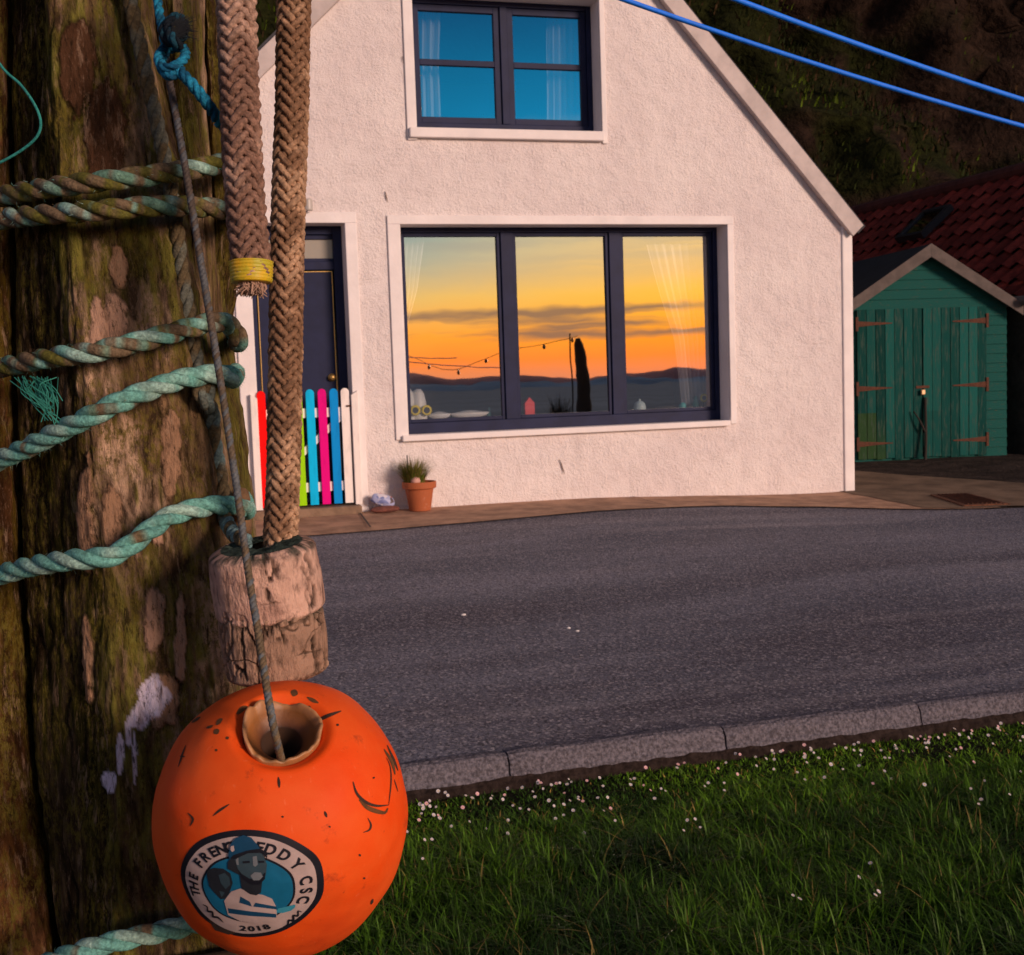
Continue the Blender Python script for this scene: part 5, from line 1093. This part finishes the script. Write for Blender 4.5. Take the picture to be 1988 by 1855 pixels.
for i, (x, y, lb) in enumerate([(900, 1196, 'white fleck of litter on the road, leftmost of three'), (1104, 1222, 'white fleck of litter on the road, the middle one'), (1121, 1228, 'white fleck of litter on the road, rightmost of three')]):
    p = onz(x, y, .10); p = onz(x, y, float(ground_z(p[0], p[1]))); o = blob('litter', (p[0], p[1], p[2]+.006), (.011+.004*(i == 0), .008, .006), chipm, 11+i, nn=(10, 6)); tag(o, lb, 'litter', 'white flecks on the road')
# ------------------------------------------------------------------ window ornaments and curtains
IY = FY+.14; WB = 1.076
def wp(x, y, Y=IY): return onplane(x, y, Y)
whitec = M('white_ceramic', (.80, .82, .82), .4); yel = M('yellow_ring', (.75, .62, .02), .5); blk = M('black_centre', (.02, .02, .02), .5)
p = wp(803, 800); t = thing('ornament', (p[0], IY, WB), 'white twin domed ornament with two yellow ringed flowers in the left window corner', 'ornament')
for dx, hh in ((-.055, .29), (.045, .275)):
    v, f = lathe([(0.075, 0), (.08, .03), (.072, hh*.55), (.055, hh*.85), (.03, hh*.98), (0, hh)], (p[0]+dx, IY, WB), 24); obj('dome', v, f, whitec, t, smooth=True)
for x in (806, 828):
    q = wp(x, 797, IY-.10); v, f = lathe([(.030, 0), (.046, .002), (.048, .008), (.040, .014), (.028, .012)], tuple(q), 24, (0, -1, 0)); fl = obj('flower', v, f, yel, t, smooth=True)
    v, f = lathe([(0, .008), (.030, .008), (.030, .0)], tuple(q), 20, (0, -1, 0)); obj('flower_centre', v, f, blk, fl)
for x, w, lb in ((853, .11, 'short white dish on the sill beside the twin domed ornament'), (912, .19, 'long white dish on the sill in the left pane')):
    p = wp(x, 805); v, f = lathe([(0, .0), (.5, .0), (.85, .2), (1, .55), (.7, .62), (.3, .8), (0, .85)], (0, 0, 0), 28); v = np.array(v)*np.array([w, .07, .075])+np.array([p[0], IY, WB])
    o = obj('dish', v, f, whitec, smooth=True); tag(o, lb, 'dish')
p = wp(950, 800); mb = MB(); mb.lathe([(0, 0), (.02, 0), (.018, .03), (.008, .04), (.010, .08), (0, .085)], (p[0], IY, WB), 12); o = mb.build('bottle', M('green_glass', (.15, .35, .32), .3), smooth=True); tag(o, 'small pale green bottle at the right of the left pane', 'bottle')
p = wp(1021, 800); mb = MB().prism([(p[0]-.048, WB), (p[0]+.048, WB), (p[0]+.048, WB+.11), (p[0], WB+.165), (p[0]-.048, WB+.11)], IY-.03, IY+.02)
mb.v = [(x+.0, y-.10, z) for x, y, z in mb.v]; o = mb.build('model_house', M('coral_red', (.80, .05, .05), .5), bevel=.006); tag(o, 'coral red house shaped ornament at the left of the middle pane', 'ornament')
p = wp(1242, 790); mb = MB(); mb.lathe([(.055, 0), (.060, .02), (.05, .06), (.028, .078), (.010, .085), (.012, .10), (0, .105)], (p[0], IY, WB), 24); o = mb.build('dome_jar', M('pale_blue_ceramic', (.55, .72, .75), .4), smooth=True); tag(o, 'pale blue lidded jar at the left of the right pane', 'jar')
p = wp(1300, 788); mb = MB(); mb.tube([(p[0]-.14, IY, WB+.012), (p[0]+.11, IY, WB+.018)], .010, 8); o = mb.build('driftwood', M('drift', (.05, .04, .035), .9), smooth=True); tag(o, 'dark length of driftwood lying in the right pane', 'driftwood')
p = wp(1320, 785); v, f = lathe([(0, 0), (.03, .0), (.036, .03), (.02, .05), (0, .055)], (p[0], IY-.06, WB), 16); o = obj('cup', v, f, M('aqua_cup', (.10, .50, .52), .4), smooth=True); tag(o, 'small aqua cup beside the dark driftwood', 'cup')
p = wp(1349, 782); v, f = lathe([(0, 0), (.035, 0), (.040, .035), (.022, .065), (.024, .09), (.012, .11), (0, .112)], (p[0], IY-.02, WB), 16); o = obj('figurine', v, f, M('teal_glaze', (.03, .22, .22), .4), smooth=True); tag(o, 'dark teal figurine near the right end of the window', 'figurine')
q = wp(1366, 773, IY-.05); t = thing('ornament', (q[0], IY-.05, WB), 'yellow ringed flower ornament at the far right of the window', 'ornament')
v, f = lathe([(.024, 0), (.040, .002), (.042, .008), (.034, .014), (.022, .012)], tuple(q), 24, (0, -1, 0)); fl = obj('flower', v, f, yel, t, smooth=True); v, f = lathe([(0, .008), (.024, .008), (.024, 0)], tuple(q), 20, (0, -1, 0)); obj('flower_centre', v, f, blk, fl)
MB().tube([tuple(q+np.array([0, .004, -.03])), (q[0], IY-.046, WB)], .006, 6).build('stalk', blk, t)
def sheer():
    m = bpy.data.materials.new('sheer_fabric'); m.use_nodes = True; nt = m.node_tree; N = nt.nodes; L = nt.links; N.remove(N['Principled BSDF'])
    d = N.new('ShaderNodeBsdfDiffuse'); d.inputs[0].default_value = (.85, .85, .87, 1); tl = N.new('ShaderNodeBsdfTranslucent'); tl.inputs[0].default_value = (.8, .8, .8, 1); tr = N.new('ShaderNodeBsdfTransparent')
    x = N.new('ShaderNodeMixShader'); x.inputs[0].default_value = .25; L.new(d.outputs[0], x.inputs[1]); L.new(tl.outputs[0], x.inputs[2]); y = N.new('ShaderNodeMixShader'); y.inputs[0].default_value = .78; L.new(tr.outputs[0], y.inputs[1]); L.new(x.outputs[0], y.inputs[2]); L.new(y.outputs[0], N['Material Output'].inputs[0]); return m
shm = sheer()
def curtain(rows, Y, folds, label, amp=.028):
    """rows: (z, xl, xr) from the top down"""
    v = []; nx = 90; nz_ = 40; zs = [r[0] for r in rows][::-1]; 
    for i in range(nz_+1):
        z = rows[0][0]+(rows[-1][0]-rows[0][0])*i/nz_; xl = float(np.interp(z, zs, [r[1] for r in rows][::-1])); xr_ = float(np.interp(z, zs, [r[2] for r in rows][::-1]))
        for j in range(nx+1):
            s = j/nx; v.append((xl+(xr_-xl)*(s+.012*math.sin(s*folds*6.28*1.7)), Y+amp*math.sin(s*folds*6.28+.4*math.sin(i*.15))+.4*amp*math.sin(s*folds*13+1), z))
    f = [(i*(nx+1)+j, i*(nx+1)+j+1, (i+1)*(nx+1)+j+1, (i+1)*(nx+1)+j) for i in range(nz_) for j in range(nx)]
    o = obj('curtain', v, f, shm, smooth=True); tag(o, label, 'curtain', 'sheer white curtains behind the glass')
CY = FY+.16
def cw(x, y): q = onplane(x, y, CY); return q[0], q[2]
def crow(y, xl, xr_): a, z = cw(xl, y); b, _ = cw(xr_, y); return (z, a, b)
curtain([crow(462, 772, 826), crow(560, 772, 812), crow(640, 775, 790)], CY+.03, 5, 'sheer curtain swept to the left in the big window, left pane')
curtain([crow(474, 1258, 1385), crow(560, 1282, 1384), crow(660, 1312, 1384), crow(786, 1326, 1384)], CY+.03, 8, 'sheer curtain gathered to the right in the big window, right pane')
curtain([crow(15, 806, 856), crow(130, 806, 852), crow(246, 808, 856)], CY, 3, 'sheer curtain at the left side of the upper window')
curtain([crow(20, 1062, 1150), crow(130, 1062, 1150), crow(252, 1062, 1152)], CY, 7, 'sheer curtain at the right side of the upper window')
# ------------------------------------------------------------------ things behind the camera that the glass mirrors
def mirror(x, y, Yv):  # point whose mirror image (in the glass plane) appears at pixel x,y when it stands at depth Yv behind the glass
    p = onplane(x, y-TP, Yv); return np.array([p[0], 2*(FY-.004)-Yv, p[2]])
dkw = M('dark_driftwood', (.045, .030, .022), .95, .9, 14, .5, 9, bdist=.03, stretch=(1, 1, .3))
dp = mirror(1130, 790, 25.0); tz = mirror(1130, 668, 25.0)[2]
mb = MB(); X0 = dp[0]; Yd = dp[1]
mb.tube(spline([(X0+.10, Yd, -.3), (X0+.04, Yd, .6), (X0+.02, Yd, 1.5), (X0-.05, Yd, tz)], 24), [.21, .20, .22, .20, .21, .19, .20, .185, .19, .17, .18, .165, .15, .16, .15, .135, .15, .14, .13, .135, .12, .11, .10, .045], 10)
o = mb.build('driftwood_post', dkw, smooth=True); tag(o, 'tall dark driftwood post mirrored in the middle pane', 'post')
mb = MB(); mb.tube([(X0-.20, Yd-.1, -.3), (X0-.20, Yd-.1, tz+.12)], .016, 6); o = mb.build('pole', dkw); tag(o, 'thin dark pole beside the driftwood post, mirrored in the middle pane', 'pole')
for k, (x, h, lb) in enumerate([(1086, .95, 'wispy shrub left of the driftwood post, mirrored in the middle pane'), (1165, .6, 'low shrub right of the driftwood post, mirrored in the middle pane')]):
    c = mirror(x, 790, 24.4); n = 500; a = rng.uniform(0, 6.28, n); rr_ = np.sqrt(rng.random(n))*.16; b = np.stack([c[0]+rr_*np.cos(a), c[1]+rr_*np.sin(a), np.full(n, -.15)+rng.uniform(0, h*.55, n)], -1)
    v, f, cc = blades_mesh(b, rng.uniform(.3, 1, n)*h, np.full(n, .012), rng.uniform(.05, .35, n), a, np.tile([.03, .035, .02], (n, 1)), 3); o = obj('shrub', v, f, leafm, col=cc); tag(o, lb, 'shrub')
cb_ = thing('festoon_lights', mirror(880, 727, 24), 'sagging string of unlit bulbs mirrored in the left pane', 'string lights')
pts = spline([mirror(*q, 24.) for q in ((760, 680), (800, 704), (850, 726), (890, 728), (930, 712), (985, 692), (1040, 682), (1090, 672), (1122, 664))], 60)
MB().tube(pts, .006, 5).build('cable', blk, cb_)
bgm = M('bulb_glass', (.05, .09, .08), .3)
for i in range(3, 58, 9): MB().lathe([(0, 0), (.02, -.02), (.035, -.06), (.02, -.09), (0, -.10)], tuple(pts[i]), 8).build('bulb', bgm, cb_)
# ------------------------------------------------------------------ grass and daisies
def grass():
    n = 120000; x = rng.uniform(-1.2, 4.6, n); y = 2.2+(4.40-2.2)*rng.random(n)**.85
    dens = fbm(np.stack([x*2.4, y*2.4, 0*x], -1), 3, 61); kp = rng.random(n) < (.35+1.1*sst(dens, .35, .6)); x, y = x[kp], y[kp]
    ne = 90000; ex = rng.uniform(-5, 9, ne); ey = rng.uniform(-1.5, 4.4, ne); ke = ~((ex > -1.2) & (ex < 4.6) & (ey > 2.2)) & ((ex**2+ey**2) > .5); x, y = np.r_[x, ex[ke]], np.r_[y, ey[ke]]; n0 = len(x)
    # tufts
    n2 = 46000; cx = rng.uniform(-1.2, 4.6, 700); cy = rng.uniform(2.2, 4.15, 700); k = rng.integers(0, 700, n2); x = np.r_[x, cx[k]+rng.normal(0, .030, n2)]; y = np.r_[y, cy[k]+rng.normal(0, .030, n2)]
    isT = np.r_[np.zeros(n0, bool), np.ones(n2, bool)]; m = y < 4.375+.035*fbm(np.stack([x*7, x*0, x*0], -1), 3, 4); x, y, isT = x[m], y[m], isT[m]; n = len(x)
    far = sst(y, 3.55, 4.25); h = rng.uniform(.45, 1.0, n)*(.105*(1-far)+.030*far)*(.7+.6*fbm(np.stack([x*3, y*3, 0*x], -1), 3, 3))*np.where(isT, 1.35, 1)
    z = lawn_z(x, y)-.004; base = np.stack([x, y, z], -1); a = rng.uniform(0, 6.28, n); tone = fbm(np.stack([x*1.4, y*1.4, 0*x], -1), 4, 23)[:, None]
    c = np.array([.016, .048, .003])*(1-sst(tone, .4, .6))+np.array([.048, .118, .004])*sst(tone, .4, .6); c = c*rng.uniform(.25, 1.6, (n, 1)); dry = rng.random(n) < .04; c[dry] = np.array([.20, .15, .04])
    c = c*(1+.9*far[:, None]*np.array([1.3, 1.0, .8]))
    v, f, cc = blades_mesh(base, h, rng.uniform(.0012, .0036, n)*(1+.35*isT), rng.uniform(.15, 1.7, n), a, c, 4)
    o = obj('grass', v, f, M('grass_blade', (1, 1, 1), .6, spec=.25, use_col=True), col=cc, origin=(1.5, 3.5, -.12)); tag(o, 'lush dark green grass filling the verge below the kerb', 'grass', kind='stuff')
grass()
pet = M('daisy_petal', (.60, .56, .60), .6); petp = M('pink_petal', (.72, .42, .48), .6)
def daisy_mesh():
    mb = MB(); n = 12
    for j in range(n):
        a = 6.283*j/n; d = np.array([math.cos(a), math.sin(a), 0]); s = np.array([-d[1], d[0], 0])
        mb.add([d*.0016-s*.0006, d*.0075-s*.0018+[0, 0, .0012], d*.0086+[0, 0, .0010], d*.0075+s*.0018+[0, 0, .0012], d*.0016+s*.0006], [(0, 1, 2, 3, 4)])
    mb.tube([(0, 0, 0), (.002, .001, -.02), (0, .002, -.045)], .0006, 4); return mb
dm_ = daisy_mesh()
specs = [('daisy', pet, 'small white daisy flower in the short grass beside the kerb', 'white daisies beside the kerb'), ('daisy', petp, 'small pink tinged daisy flower in the short grass beside the kerb', 'pink tinged daisies beside the kerb'),
         ('daisy', pet, 'small white daisy flower standing among the longer grass', 'white daisies in the longer grass')]
proto = []; stemm = M('daisy_stem', (.03, .07, .01), .8)
cv, cf = lathe([(0, .0022), (.0022, .0016), (.0026, .0002)], (0, 0, 0), 8)
ylw = M('daisy_eye', (.62, .42, .03), .7)
for nm, mt, lb, gr in specs:
    me = bpy.data.meshes.new('daisy'); k = len(dm_.v); me.from_pydata(dm_.v+cv, [], dm_.f+[tuple(i+k for i in q) for q in cf]); me.materials.append(mt); me.materials.append(ylw)
    for i, pl in enumerate(me.polygons): pl.material_index = 1 if i >= len(dm_.f) else (0 if i < 12 else 2)
    me.materials.append(stemm)
    proto.append(me)
spots = []
for _ in range(190):
    x = rng.uniform(.72, 4.0) if rng.random() < .85 else rng.uniform(.7, 1.5); y = 4.35-abs(rng.normal(0, .20)); spots.append((x, y, 1 if rng.random() < .22 else 0))
for xx, yy in [(823, 1608), (836, 1603), (848, 1604), (826, 1668), (840, 1667), (822, 1700), (1350, 1618), (1360, 1634), (1335, 1620), (1328, 1640), (1195, 1620), (1885, 1560), (1900, 1588), (1905, 1580), (1960, 1570), (1540, 1765), (1553, 1772), (1700, 1763), (1706, 1756), (1668, 1728), (1795, 1555), (1690, 1700)]:
    p = onz(xx, yy, -.09); spots.append((p[0], p[1], 2))
for i, (x, y, k) in enumerate(spots):
    o = bpy.data.objects.new('daisy', proto[k]); scene.collection.objects.link(o); h = .030+.012*rng.random() if k < 2 else .085
    o.location = (x, y, float(lawn_z(x, y))+h+.008); o.rotation_euler = (R_(rng.uniform(20, 55)), R_(rng.uniform(-20, 20)), rng.uniform(-.8, .8)); s = rng.uniform(.55, .9); o.scale = (s, s, s)
    tag(o, specs[k][2], 'daisy', specs[k][3])
if bpy.data.objects.get('probe'): pass
